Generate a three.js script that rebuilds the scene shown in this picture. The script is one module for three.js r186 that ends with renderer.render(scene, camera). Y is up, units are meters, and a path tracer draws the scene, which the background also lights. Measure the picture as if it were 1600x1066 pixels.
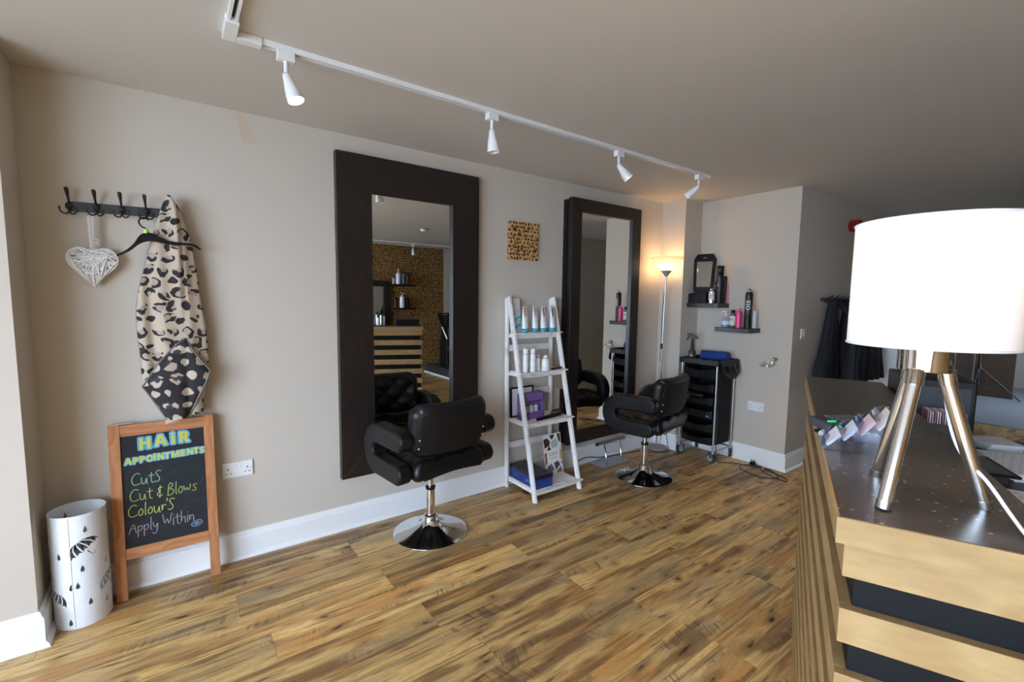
import * as THREE from 'three';
import { RoundedBoxGeometry } from 'three/addons/geometries/RoundedBoxGeometry.js';
import { mergeGeometries, mergeVertices, toCreasedNormals } from 'three/addons/utils/BufferGeometryUtils.js';
import { TessellateModifier } from 'three/addons/modifiers/TessellateModifier.js';
import { RectAreaLightUniformsLib } from 'three/addons/lights/RectAreaLightUniformsLib.js';

// ------------------------------------------------------------------ camera, sky, large lights, exposure
const scene = new THREE.Scene();
const camera = new THREE.PerspectiveCamera(73.0, 1600 / 1066, 0.05, 60);
{
  const right = new THREE.Vector3(0.80676, 0.01306, 0.59073), down = new THREE.Vector3(-0.04317, -0.99574, 0.08135), fwd = new THREE.Vector3(0.589308, -0.09132, -0.80273);
  const z = fwd.clone().normalize().negate(), x = right.clone().addScaledVector(z, -right.dot(z)).normalize(), y = new THREE.Vector3().crossVectors(z, x);
  camera.quaternion.setFromRotationMatrix(new THREE.Matrix4().makeBasis(x, y, z));
  camera.position.set(0, 1.46, 2.87);
}
const renderer = new THREE.WebGLRenderer({ antialias: true });
renderer.toneMapping = THREE.LinearToneMapping;
renderer.toneMappingExposure = 1.0;
renderer.shadowMap.enabled = true;
renderer.shadowMap.type = THREE.PCFSoftShadowMap;
RectAreaLightUniformsLib.init();
scene.background = new THREE.Color().setRGB(7.6, 9.6, 12.2);      // overcast daylight
function windowLight(w, h, x, y, z, tx, ty, tz, k, rgb = [0.76, 0.92, 1.12]) {
  const l = new THREE.RectAreaLight(new THREE.Color().setRGB(...rgb), k, w, h);
  l.position.set(x, y, z); l.lookAt(tx, ty, tz); l.name = 'window_daylight'; scene.add(l);
}
windowLight(3.7, 1.75, -2.2, 1.25, 3.12, 5, -3.2, 3.12, 5.4);       // shop window, behind the camera to the left
windowLight(1.5, 1.7, 9.7, 1.3, 3.36, 9.7, 1.3, 0, 1.3);         // back-room window

// ------------------------------------------------------------------ helpers
let seed = 7;
const rnd = () => { seed = (seed * 1664525 + 1013904223) >>> 0; return seed / 4294967296; };
const rr = (a, b) => a + (b - a) * rnd();
const V = (x, y, z) => new THREE.Vector3(x, y, z);
const lin = (r, g, b) => new THREE.Color().setRGB(r, g, b);
const names = new Map();
function numbered(n) { const k = names.get(n) ?? 0; names.set(n, k + 1); return k ? n + '_' + String(k).padStart(3, '0') : n; }
function mesh(name, geo, mat, parent = scene) {
  const g = Array.isArray(geo) ? join(geo) : geo;
  const m = new THREE.Mesh(g, mat); m.castShadow = m.receiveShadow = true;
  m.name = parent === scene ? numbered(name) : name; parent.add(m); return m;
}
function join(list) {
  const l = list.map((g) => { const h = g.index ? g.toNonIndexed() : g; for (const k of Object.keys(h.attributes)) if (!['position', 'normal', 'uv'].includes(k)) h.deleteAttribute(k); if (!h.attributes.uv) h.setAttribute('uv', new THREE.BufferAttribute(new Float32Array(h.attributes.position.count * 2), 2)); if (!h.attributes.normal) h.computeVertexNormals(); return h; });
  return mergeGeometries(l);
}
function tag(o, label, category, group) { o.userData.label = label; o.userData.category = category; if (group) o.userData.group = group; return o; }
function thing(name, label, category, p = [0, 0, 0], turn = 0, group) {
  const o = new THREE.Group(); o.name = numbered(name); o.position.set(...p); o.rotation.y = turn; scene.add(o); return tag(o, label, category, group);
}
function struct(name, geo, mat, parent = scene) { const m = mesh(name, geo, mat, parent); if (parent === scene) m.userData.kind = 'structure'; return m; }
function group(name, parent = scene) { const g = new THREE.Group(); g.name = parent === scene ? numbered(name) : name; parent.add(g); return g; }
function muv(g, s = 1, ox = 0, oy = 0, swap = false) {          // texture coordinates in metres, by the way each face points
  if (g.index) g = g.toNonIndexed();
  const p = g.attributes.position, n = g.attributes.normal, uv = new Float32Array(p.count * 2);
  for (let i = 0; i < p.count; i += 3) {
    let nx = 0, ny = 0, nz = 0;
    for (let k = 0; k < 3; k++) { nx += n.getX(i + k); ny += n.getY(i + k); nz += n.getZ(i + k); }
    nx = Math.abs(nx); ny = Math.abs(ny); nz = Math.abs(nz);
    for (let k = 0; k < 3; k++) {
      const x = p.getX(i + k), y = p.getY(i + k), z = p.getZ(i + k);
      let a, b;
      if (ny >= nx && ny >= nz) { a = x; b = z; } else if (nx >= nz) { a = z; b = y; } else { a = x; b = y; }
      if (swap) [a, b] = [b, a];
      uv[(i + k) * 2] = a * s + ox; uv[(i + k) * 2 + 1] = b * s + oy;
    }
  }
  g.setAttribute('uv', new THREE.BufferAttribute(uv, 2)); return g;
}
const bx = (w, h, d, x = 0, y = 0, z = 0) => new THREE.BoxGeometry(w, h, d).translate(x, y, z);
const rb = (w, h, d, x = 0, y = 0, z = 0, r = 0.004, s = 2) => new RoundedBoxGeometry(w, h, d, s, Math.min(r, w / 2.01, h / 2.01, d / 2.01)).translate(x, y, z);
const span = (x0, x1, y0, y1, z0, z1, r = 0) => r ? rb(x1 - x0, y1 - y0, z1 - z0, (x0 + x1) / 2, (y0 + y1) / 2, (z0 + z1) / 2, r) : bx(x1 - x0, y1 - y0, z1 - z0, (x0 + x1) / 2, (y0 + y1) / 2, (z0 + z1) / 2);
const cyl = (r1, r0, h, x = 0, y = 0, z = 0, n = 24) => new THREE.CylinderGeometry(r1, r0, h, n).translate(x, y + h / 2, z);   // stands on y
const lathe = (pts, n = 32) => new THREE.LatheGeometry(pts.map((p) => new THREE.Vector2(Math.max(p[0], 1e-5), p[1])), n);
const ball = (r, x = 0, y = 0, z = 0) => new THREE.SphereGeometry(r, 16, 12).translate(x, y, z);
function tube(pts, r, n = 8, seg = 0, smooth = true) {
  const v = pts.map((p) => V(...p));
  const c = smooth ? new THREE.CatmullRomCurve3(v, false, 'centripetal') : (() => { const q = new THREE.CurvePath(); for (let i = 0; i + 1 < v.length; i++) q.add(new THREE.LineCurve3(v[i], v[i + 1])); return q; })();
  return new THREE.TubeGeometry(c, seg || Math.max(2, (pts.length - 1) * (smooth ? 6 : 4)), r, n);
}
function rod(a, b, r0, r1 = r0, n = 12) {
  const A = V(...a), d = V(...b).sub(A), L = d.length();
  const g = new THREE.CylinderGeometry(r1, r0, L, n).translate(0, L / 2, 0);
  return g.applyQuaternion(new THREE.Quaternion().setFromUnitVectors(V(0, 1, 0), d.normalize())).translate(...a);
}
function beam(a, b, w, d, axis = [1, 0, 0]) {                     // square bar from a to b, w along axis
  const A = V(...a), B = V(...b), dir = B.clone().sub(A), L = dir.length(); dir.normalize();
  const x = V(...axis), z = new THREE.Vector3().crossVectors(x, dir).normalize(), xx = new THREE.Vector3().crossVectors(dir, z);
  return rb(w, L, d, 0, 0, 0, 0.002, 1).applyMatrix4(new THREE.Matrix4().makeBasis(xx, dir, z)).translate((A.x + B.x) / 2, (A.y + B.y) / 2, (A.z + B.z) / 2);
}
const ext = (shape, depth, bevel = 0, seg = 12) => new THREE.ExtrudeGeometry(shape, { depth: depth - 2 * bevel, bevelEnabled: bevel > 0, bevelSize: bevel, bevelThickness: bevel, bevelOffset: -bevel, bevelSegments: 3, curveSegments: seg }).translate(0, 0, bevel);
function softBox(w, h, d, r, nx, ny, nz, disp) {                  // padded block; disp(x, y, z, faceAxisSign) moves points
  let g = new THREE.BoxGeometry(w, h, d, nx, ny, nz); g.deleteAttribute('uv'); g.deleteAttribute('normal'); g = mergeVertices(g, 1e-5);
  const p = g.attributes.position, hx = w / 2 - r, hy = h / 2 - r, hz = d / 2 - r, c = (a, b) => Math.max(-b, Math.min(b, a));
  for (let i = 0; i < p.count; i++) {
    const q = V(p.getX(i), p.getY(i), p.getZ(i)), k = V(c(q.x, hx), c(q.y, hy), c(q.z, hz)), e = q.clone().sub(k).normalize();
    const o = k.addScaledVector(e, r);
    if (disp) o.add(disp(o, e));
    p.setXYZ(i, o.x, o.y, o.z);
  }
  g.computeVertexNormals(); return g;
}
function ringLoft(rows, N, ripple, close = true) {                 // rows: {y, x, z, w, d}; a soft hanging body
  const pos = [], uv = [], idx = [];
  rows.forEach((r, j) => { for (let i = 0; i <= N; i++) {
    const t = i / N * Math.PI * 2, c = Math.cos(t), s = Math.sin(t), f = ripple ? ripple(t, j / (rows.length - 1), r) : 0;
    const ex = Math.sign(c) * Math.pow(Math.abs(c), 0.75), ez = Math.sign(s) * Math.pow(Math.abs(s), 0.6);
    const X = r.x + r.w * ex, Z = r.z + r.d * ez + f; pos.push(X, r.y, Z); uv.push(X + (s < 0 ? 0.37 : 0), r.y);
  } });
  const M = N + 1;
  for (let j = 0; j + 1 < rows.length; j++) for (let i = 0; i < N; i++) { const a = j * M + i, b = a + M; idx.push(a, a + 1, b, a + 1, b + 1, b); }
  if (close) for (const j of [0, rows.length - 1]) { const k = pos.length / 3, r = rows[j]; pos.push(r.x, r.y, r.z); uv.push(r.x, r.y); for (let i = 0; i < N; i++) j ? idx.push(k, j * M + i + 1, j * M + i) : idx.push(k, i, i + 1); }
  const g = new THREE.BufferGeometry(); g.setAttribute('position', new THREE.Float32BufferAttribute(pos, 3)); g.setAttribute('uv', new THREE.Float32BufferAttribute(uv, 2)); g.setIndex(idx); g.computeVertexNormals(); return g;
}

// ------------------------------------------------------------------ noise and textures
const hash = (x, y) => { let h = (Math.imul(x, 374761393) + Math.imul(y, 668265263)) | 0; h = Math.imul(h ^ (h >>> 13), 1274126177); return ((h ^ (h >>> 16)) >>> 0) / 4294967296; };
function vn(x, y, px = 4096, py = 4096) {                          // value noise, period px, py
  const xi = Math.floor(x), yi = Math.floor(y), fx = x - xi, fy = y - yi, u = fx * fx * (3 - 2 * fx), v = fy * fy * (3 - 2 * fy);
  const x0 = ((xi % px) + px) % px, x1 = (x0 + 1) % px, y0 = ((yi % py) + py) % py, y1 = (y0 + 1) % py;
  const a = hash(x0, y0), b = hash(x1, y0), c = hash(x0, y1), d = hash(x1, y1);
  return a + (b - a) * u + (c - a) * v + (a - b - c + d) * u * v;
}
function fbm(x, y, o, px = 4096, py = 4096) { let s = 0, k = 0.5, t = 0; for (let i = 0; i < o; i++) { s += k * vn(x, y, px, py); t += k; k *= 0.5; x *= 2; y *= 2; px *= 2; py *= 2; } return s / t; }
const sst = (a, b, x) => { const t = Math.max(0, Math.min(1, (x - a) / (b - a))); return t * t * (3 - 2 * t); };
const mix3 = (a, b, t) => [a[0] + (b[0] - a[0]) * t, a[1] + (b[1] - a[1]) * t, a[2] + (b[2] - a[2]) * t];
function dataTex(w, h, fn, srgb = true, rep = null) {
  const d = new Uint8Array(w * h * 4);
  for (let y = 0; y < h; y++) for (let x = 0; x < w; x++) { const c = fn(x, y), i = (y * w + x) * 4; if (typeof c === 'number') { d[i] = d[i + 1] = d[i + 2] = c; } else { d[i] = c[0]; d[i + 1] = c[1]; d[i + 2] = c[2]; } d[i + 3] = 255; }
  const t = new THREE.DataTexture(d, w, h); t.wrapS = t.wrapT = THREE.RepeatWrapping; t.magFilter = THREE.LinearFilter; t.minFilter = THREE.LinearMipmapLinearFilter; t.generateMipmaps = true;
  if (srgb) t.colorSpace = THREE.SRGBColorSpace; if (rep) t.repeat.set(...rep); t.needsUpdate = true; return t;
}
function canvasTex(w, h, draw) {
  const c = document.createElement('canvas'); c.width = w; c.height = h; const g = c.getContext('2d'); draw(g, w, h);
  const t = new THREE.CanvasTexture(c); t.colorSpace = THREE.SRGBColorSpace; t.anisotropy = 8; return t;
}
const M = (o) => new THREE.MeshStandardMaterial(o);
const P = (o) => new THREE.MeshPhysicalMaterial(o);

// floor laminate: five plank rows of 0.19 m, 2.56 m long
const FW = 2048, FH = 1000;
const floorHeight = new Uint8Array(FW * FH);
const spindles = []; for (let r = 0; r < 5; r++) { spindles.push([]); for (let k = 0; k < 9; k++) spindles[r].push([rnd(), rr(0.12, 0.88), rr(0.008, 0.032), rr(0.025, 0.08), rr(0.5, 1), rr(-0.6, 0.6)]); }
const floorTex = dataTex(FW, FH, (x, y) => {
  const row = Math.floor(y / 200), v = (y % 200) / 200, X = x / FW, o = row * 37.7, tone = [0.05, -0.05, 0.02, -0.08, 0.07][row];
  const wob = fbm(X * 9 + o, v * 2 + o, 3, 9) - 0.5; let gx = v * 4 + wob * 3.2;
  for (const [kx, ky, hl, hw, st] of spindles[row]) { let dx = X - kx; dx -= Math.round(dx); const dy = v - ky; gx += 0.9 * st * Math.exp(-(dx * dx / (hl * hl * 5) + dy * dy / (hw * hw * 9))); }
  const ring = 0.5 + 0.5 * Math.sin(gx * 8 + fbm(X * 40 + o, v * 7 + o, 2, 40) * 2.5);
  const fine = vn(X * 240, v * 80 + o * 3, 240), streak = fbm(X * 9 + o, v * 15 + o, 3, 9), big = fbm(X * 8 + o * 5, v * 2 + o * 3, 3, 8), warm = fbm(X * 7 + o * 7, v * 2.4 + o, 3, 7), blot = fbm(X * 7 + o * 2, v * 3.4 + o, 4, 7), saw = vn(X * 330 + v * 9, v * 2 + o, 330), sawMask = sst(0.56, 0.7, fbm(X * 9 + o * 11, v * 2 + 5 + o, 2, 9));
  let c = mix3([188, 148, 88], [222, 188, 128], ring * 0.35 + big * 0.65);
  c = mix3(c, [172, 118, 62], sst(0.5, 0.72, warm) * 0.6);
  c = mix3(c, [140, 104, 62], sst(0.54, 0.78, streak) * 0.75);
  c = mix3(c, [150, 132, 104], sst(0.6, 0.78, fbm(X * 5 + o * 13, v * 1.4, 3, 5)) * 0.5);
  const dk = sst(0.57, 0.76, blot);
  c = mix3(c, [104, 78, 50], dk * 0.62);
  c = mix3(c, [78, 58, 40], sawMask * (0.15 + 0.85 * sst(0.45, 0.75, saw)) * sst(0.42, 0.62, blot) * 0.5);
  for (const [kx, ky, hl, hw, st, sl] of spindles[row]) { let dx = X - kx; dx -= Math.round(dx); const dy = v - ky - dx * sl * 3, r = Math.hypot(dx / hl, dy / hw) + (fbm(X * 70, v * 12 + o, 2, 70) - 0.5) * 0.8; c = mix3(c, [110, 76, 44], (1 - sst(0.8, 2.2, r)) * 0.5 * st); c = mix3(c, [48, 33, 24], (1 - sst(0.15, 0.75, r)) * 0.9 * st); }
  const crack = fbm(X * 18 + o, v * 46 + o, 2, 18); c = mix3(c, [70, 50, 32], sst(0.78, 0.9, crack) * 0.7);
  const f = 0.99 + 0.09 * fine + tone * 1.3;
  floorHeight[y * FW + x] = 120 + 60 * fine + 30 * ring - 60 * dk;
  return [Math.min(255, c[0] * f), Math.min(255, c[1] * f), Math.min(255, c[2] * f)];
});
const floorBump = dataTex(FW, FH, (x, y) => floorHeight[y * FW + x], false);
const oakTex = dataTex(1024, 256, (x, y) => { const w = fbm(x / 128, y / 64, 3, 8, 4), r = 0.5 + 0.5 * Math.sin(y * 0.16 + w * 14), f = vn(x / 24, y / 1.5, 1024 / 24 | 0, 170); let c = mix3([156, 124, 80], [180, 151, 104], r * 0.5 + w * 0.5); const kn = Math.hypot((x - 610) / 26, (y - 150) / 9); c = mix3(c, [150, 108, 60], 1 - sst(0.2, 1, kn)); const q = 0.95 + 0.08 * f; return [c[0] * q, c[1] * q, c[2] * q]; });
const pineTex = dataTex(512, 256, (x, y) => { const w = fbm(x / 128, y / 48, 3, 4, 5), r = 0.5 + 0.5 * Math.sin(y * 0.3 + w * 12); return mix3([164, 104, 62], [198, 138, 92], r * 0.5 + w * 0.5); });
const washTex = dataTex(512, 256, (x, y) => { const w = fbm(x / 64, y / 12, 4, 8, 21); const s = sst(0.6, 0.75, fbm(x / 90 + 5, y / 10, 3)); return mix3(mix3([228, 224, 222], [248, 246, 244], w), [176, 162, 150], s * 0.45); });
const wengeTex = dataTex(512, 512, (x, y) => { const w = fbm(x / 128, y / 5, 3, 4, 102); return mix3([24, 19, 18], [46, 36, 33], w); });
const stoneTex = dataTex(1024, 1024, (x, y) => { const n = fbm(x / 6, y / 6, 3, 170, 170), m = fbm(x / 90, y / 90, 3, 11, 11); let c = mix3([52, 47, 43], [86, 78, 71], n * 0.7 + m * 0.3); const cx = Math.floor(x / 26), cy = Math.floor(y / 26), h = hash(cx + 11, cy + 5); if (h > 0.8) { const px = (cx + 0.2 + 0.6 * hash(cx, cy + 77)) * 26, py = (cy + 0.2 + 0.6 * hash(cx + 99, cy)) * 26, r = Math.hypot((x - px) * (0.7 + h * 0.5), y - py); c = mix3(c, h > 0.93 ? [205, 198, 186] : [140, 130, 120], 1 - sst(2, 4.6 + 14 * (h - 0.8), r)); } return c; });
const speckTex = dataTex(256, 256, (x, y) => 110 + 90 * fbm(x / 7, y / 7, 3, 36, 36), false);
const leatherBump = dataTex(512, 512, (x, y) => 90 + 130 * fbm(x / 6, y / 6, 2, 85, 85), false);
const wallBump = dataTex(512, 512, (x, y) => 90 + 120 * fbm(x / 5, y / 5, 3, 102, 102), false);
function leopard(size, cells, base, inner, dark, off, thick = 0.15, fill = 0.25, big = 1) {   // rosettes: broken dark rings and solid spots
  const cs = size / cells, wp = Math.round(size / (cs * 0.45));
  return dataTex(size, size, (x, y) => {
    const wx = x + (fbm(x / (cs * 0.45) + off, y / (cs * 0.45), 2, wp, wp) - 0.5) * cs * 0.34, wy = y + (fbm(x / (cs * 0.45) + 40 + off, y / (cs * 0.45) + 9, 2, wp, wp) - 0.5) * cs * 0.34;
    const cx = Math.floor(wx / cs), cy = Math.floor(wy / cs); let best = 0, tone = 0;
    for (let j = -1; j <= 1; j++) for (let i = -2; i <= 1; i++) {
      const gx = cx + i, gy = cy + j, hx = ((gx % cells) + cells) % cells, hy = ((gy % cells) + cells) % cells;
      const px = (gx + 0.5 + (hash(hx + off, hy) - 0.5) * 0.34 + (hy % 2) * 0.5) * cs, py = (gy + 0.5 + (hash(hx, hy + off + 31) - 0.5) * 0.3) * cs;
      const an = hash(hx + 5, hy + off) * 6.28, ca = Math.cos(an), sa = Math.sin(an), dx = (wx - px) / cs, dy = (wy - py) / cs, ax = dx * ca + dy * sa, ay = (-dx * sa + dy * ca) * 1.25, r = Math.hypot(ax, ay), th = Math.atan2(ay, ax);
      const R = big * (0.25 + 0.12 * hash(hx + 71, hy + off)), kind = hash(hx + 9, hy + 3 + off);
      let b;
      if (kind < fill) b = 1 - sst(R * 0.76, R * 0.88, r);
      else { const gap = sst(0.35, 0.55, Math.abs(Math.sin(th * 0.5 + kind * 7))) * (kind > 0.7 ? sst(0.2, 0.4, Math.abs(Math.sin(th + kind * 31))) : 1), w = thick * (0.55 + 0.45 * hash(hx + 3, hy + 8)) * (0.75 + 0.35 * Math.sin(th + kind * 13)); b = gap * (1 - sst(w * 0.42, w * 0.55, Math.abs(r - R * 0.86))); tone = Math.max(tone, 1 - sst(R * 0.5, R * 0.8, r)); }
      best = Math.max(best, b);
    }
    return mix3(mix3(base, inner, tone), dark, best);
  });
}
const scarfTex = leopard(1024, 8, [190, 173, 154], [168, 152, 136], [43, 41, 44], 3, 0.44, 0.22, 1.22);
const scarfBackTex = leopard(1024, 7, [46, 44, 48], [66, 62, 64], [190, 174, 156], 9, 0.5, 0.32, 1.2);
const paperTex = leopard(1024, 22, [164, 122, 64], [112, 72, 32], [20, 14, 10], 17, 0.5, 0.7, 1.38);

// ------------------------------------------------------------------ materials
const paint = (c, o = {}) => M({ color: c, roughness: 0.85, bumpMap: wallBump, bumpScale: 0.0006, ...o });
const wallColor = lin(0.58, 0.51, 0.43);
const plasterMap = canvasTex(1760, 966, (g, w, h) => {              // the long wall, 400 px to the metre, with the touched-up patches
  g.fillStyle = '#cac1b5'; g.fillRect(0, 0, w, h);
  const at = (x, y) => [(x + 0.5) * 400 * (1760 / 1772), (2.415 - y) * 400];
  g.fillStyle = 'rgba(203,182,162,0.75)';
  const patch = (pts) => { g.beginPath(); pts.forEach((p, i) => { const [a, b] = at(...p); i ? g.lineTo(a, b) : g.moveTo(a, b); }); g.fill(); };
  patch([[0.30, 2.405], [0.335, 2.405], [0.40, 2.27], [0.335, 2.26]]);
  g.fillStyle = 'rgba(206,188,168,0.6)';
  patch([[1.0, 2.40], [1.05, 2.40], [1.05, 2.33], [1.0, 2.34]]); patch([[1.25, 2.40], [1.5, 2.40], [1.62, 2.33], [1.4, 2.33]]); patch([[1.6, 2.40], [1.85, 2.40], [1.8, 2.33], [1.66, 2.34]]);
  for (let i = 0; i < 60; i++) { const [a, b] = at(rr(-0.4, 3.8), rr(0.2, 2.3)); g.fillStyle = `rgba(${150 + rr(0, 40)},${130 + rr(0, 30)},110,0.25)`; g.fillRect(a, b, rr(1, 3), rr(1, 3)); }
});
const mat = {
  wall: paint(wallColor), mainWall: M({ map: plasterMap, roughness: 0.85, bumpMap: wallBump, bumpScale: 0.0005 }),
  ceiling: paint(lin(0.63, 0.595, 0.55)), skirting: M({ color: lin(0.88, 0.88, 0.88), roughness: 0.35 }),
  leoWall: M({ map: paperTex.clone(), roughness: 0.7 }), leoArt: M({ map: leopard(512, 10, [206, 166, 106], [150, 96, 42], [34, 22, 18], 23, 0.6, 0.5, 1.28), roughness: 0.4 }),
  oak: M({ map: oakTex, roughness: 0.45 }), stone: P({ map: stoneTex, roughness: 0.32, clearcoat: 0.25, clearcoatRoughness: 0.25, bumpMap: speckTex, bumpScale: 0.0002 }),
  pine: M({ map: pineTex, roughness: 0.6 }), wash: M({ map: washTex, roughness: 0.75 }), wenge: M({ map: wengeTex, roughness: 0.38 }),
  leather: P({ color: lin(0.006, 0.006, 0.007), roughness: 0.36, specularIntensity: 0.6, bumpMap: leatherBump, bumpScale: 0.0004 }),
  leatherBack: P({ color: lin(0.009, 0.008, 0.008), roughness: 0.55, specularIntensity: 0.5, bumpMap: leatherBump, bumpScale: 0.0005 }),
  chrome: M({ color: lin(0.78, 0.78, 0.78), metalness: 1, roughness: 0.07 }), satin: M({ color: lin(0.55, 0.55, 0.56), metalness: 1, roughness: 0.3 }),
  mirror: M({ color: lin(0.86, 0.88, 0.86), metalness: 1, roughness: 0.0 }),
  blackPlastic: P({ color: lin(0.007, 0.007, 0.008), roughness: 0.38, specularIntensity: 0.55 }), blackMatt: P({ color: lin(0.008, 0.008, 0.009), roughness: 0.75, specularIntensity: 0.5 }), blackMetal: M({ color: lin(0.015, 0.015, 0.017), roughness: 0.42 }), slate: M({ color: lin(0.04, 0.043, 0.05), roughness: 0.4 }),
  white: M({ color: lin(0.82, 0.82, 0.82), roughness: 0.45 }), whiteGloss: P({ color: lin(0.85, 0.85, 0.86), roughness: 0.25, clearcoat: 0.4 }), whiteMetal: M({ color: lin(0.80, 0.82, 0.86), roughness: 0.35 }),
  cream: M({ color: lin(0.78, 0.76, 0.70), roughness: 0.4 }), pink: M({ color: lin(0.75, 0.04, 0.22), roughness: 0.3 }), pinkSoft: M({ color: lin(0.72, 0.2, 0.38), roughness: 0.4 }), purple: M({ color: lin(0.22, 0.12, 0.36), roughness: 0.4 }), lilac: M({ color: lin(0.45, 0.38, 0.62), roughness: 0.4 }),
  teal: M({ color: lin(0.05, 0.42, 0.5), roughness: 0.35 }), blue: M({ color: lin(0.012, 0.03, 0.16), roughness: 0.35 }), blueTowel: M({ color: lin(0.015, 0.05, 0.26), roughness: 0.95, bumpMap: leatherBump, bumpScale: 0.002 }),
  red: M({ color: lin(0.28, 0.01, 0.01), roughness: 0.35 }), silver: M({ color: lin(0.7, 0.7, 0.7), metalness: 0.9, roughness: 0.25 }), greyPlastic: M({ color: lin(0.1, 0.1, 0.11), roughness: 0.5 }), grey: M({ color: lin(0.30, 0.30, 0.31), roughness: 0.5 }),
  clear: P({ color: lin(0.95, 0.96, 1), roughness: 0.04, transmission: 1, thickness: 0, ior: 1.45 }), smoke: P({ color: lin(0.10, 0.095, 0.09), roughness: 0.1, transmission: 0.5, thickness: 0, ior: 1.45 }),
  glass: P({ color: lin(0.97, 0.98, 1), roughness: 0.0, transmission: 1, thickness: 0, ior: 1.5 }),
  liquid: P({ color: lin(0.55, 0.65, 0.85), roughness: 0.1, transmission: 0.6, thickness: 0 }),
  gown: M({ color: lin(0.010, 0.011, 0.015), roughness: 0.8 }), brown: M({ color: lin(0.075, 0.042, 0.022), roughness: 0.55 }), darkBrown: M({ color: lin(0.035, 0.022, 0.016), roughness: 0.5 }), carpet: M({ color: lin(0.30, 0.32, 0.35), roughness: 0.7 }),
  cable: M({ color: lin(0.02, 0.02, 0.02), roughness: 0.5 }), paper: M({ color: lin(0.82, 0.83, 0.85), roughness: 0.7 }), blonde: M({ color: lin(0.28, 0.17, 0.08), roughness: 0.5 }), lime: M({ color: lin(0.5, 0.75, 0.12), roughness: 0.5 }), wicker: M({ color: lin(0.80, 0.78, 0.75), roughness: 0.7 }), ribbon: M({ color: lin(0.62, 0.58, 0.53), roughness: 0.8 }),
  rubber: M({ color: lin(0.03, 0.035, 0.04), roughness: 0.6 }), wheel: M({ color: lin(0.55, 0.55, 0.54), roughness: 0.45 }), led: M({ color: lin(0.02, 0.25, 0.1), emissive: lin(0.02, 0.5, 0.2), roughness: 0.4 }),
};
mat.leoWall.map.repeat.set(1 / 0.95, 1 / 0.95); mat.leoArt.map.repeat.set(3.4, 3.4);
mat.leather.bumpMap.repeat.set(6, 6);

// ------------------------------------------------------------------ the room
const CE = 2.415;
struct('wall_left', [(() => { const g = bx(4.6, CE + 0.1, 0.14, 1.7, (CE + 0.1) / 2, -0.07); return g; })()], mat.mainWall);
{ // wall uv: the whole face once
  const w = scene.getObjectByName('wall_left'), p = w.geometry.attributes.position, uv = w.geometry.attributes.uv;
  for (let i = 0; i < p.count; i++) uv.setXY(i, (p.getX(i) + 0.5) / 4.43, p.getY(i) / CE);
}
struct('wall_pier', span(-2.55, -0.505, 0, CE + 0.1, -0.14, 0.278), mat.wall);
struct('wall_column', span(3.93, 4.5, 0, CE + 0.1, -0.14, 0.255), mat.wall);
struct('wall_alcove', span(4.21, 6.75, 0, CE + 0.1, 0.255, 1.14), mat.wall);
struct('wall_right', muv(span(-2.55, 4.36, 0, CE + 0.1, 5.45, 5.6)), mat.leoWall);
struct('wall_right', span(4.36, 6.9, 0, CE + 0.1, 5.45, 5.6), mat.wall);
struct('wall_partition', span(4.46, 6.75, 0, CE + 0.1, 2.50, 2.62), mat.wall);
struct('wall_wash_area', span(6.75, 6.9, 0, CE + 0.1, 2.5, 5.6), mat.wall);
struct('wall_far_bulkhead', span(6.75, 6.95, 2.05, CE + 0.1, 1.0, 2.6), mat.wall);
struct('wall_far', span(12, 12.15, 0, CE + 0.1, -0.8, 3.6), mat.wall);
struct('wall_back_room', span(6.6, 12.1, 0, CE + 0.1, -0.95, -0.8), mat.wall);
struct('wall_back_room', [span(6.75, 8.9, 0, CE + 0.1, 3.4, 3.55), span(10.5, 12.1, 0, CE + 0.1, 3.4, 3.55), span(8.9, 10.5, 0, 0.4, 3.4, 3.55), span(8.9, 10.5, 2.2, CE + 0.1, 3.4, 3.55)], mat.wall);
struct('wall_back_room', [span(6.6, 6.75, 0, CE + 0.1, -0.95, 0.26)], mat.wall);
struct('wall_back_room', [span(6.75, 6.9, 0, CE + 0.1, 2.62, 3.55)], mat.wall);
struct('ceiling', span(-2.55, 12.2, CE, CE + 0.14, -0.95, 5.6), mat.ceiling);
// shop front on the street side: piers, sill, head, frames and panes
struct('wall_front', [span(-2.55, -2.4, 0, CE + 0.1, 0.27, 1.2), span(-2.55, -2.4, 0, CE + 0.1, 5.04, 5.6), span(-2.55, -2.4, 0, 0.32, 1.2, 5.04), span(-2.55, -2.4, 2.2, CE + 0.1, 1.2, 5.04)], mat.wall);
for (let i = 0; i < 3; i++) {
  const z0 = 1.2 + i * 1.28, z1 = z0 + 1.28, w = group('window_' + (i + 1)); w.userData.kind = 'structure';
  mesh('window_frame', [span(-2.51, -2.43, 0.32, 0.38, z0, z1), span(-2.51, -2.43, 2.14, 2.2, z0, z1), span(-2.51, -2.43, 0.38, 2.14, z0, z0 + 0.05), span(-2.51, -2.43, 0.38, 2.14, z1 - 0.05, z1)], mat.white, w);
  mesh('pane', span(-2.475, -2.47, 0.38, 2.14, z0 + 0.05, z1 - 0.05), mat.glass, w);
}
{ const w = group('window_4'); w.userData.kind = 'structure';
  mesh('window_frame', [span(8.9, 10.5, 0.4, 0.46, 3.44, 3.5), span(8.9, 10.5, 2.14, 2.2, 3.44, 3.5), span(8.9, 8.96, 0.46, 2.14, 3.44, 3.5), span(10.44, 10.5, 0.46, 2.14, 3.44, 3.5)], mat.white, w);
  mesh('pane', span(8.96, 10.44, 0.46, 2.14, 3.465, 3.47), mat.glass, w); }
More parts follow.
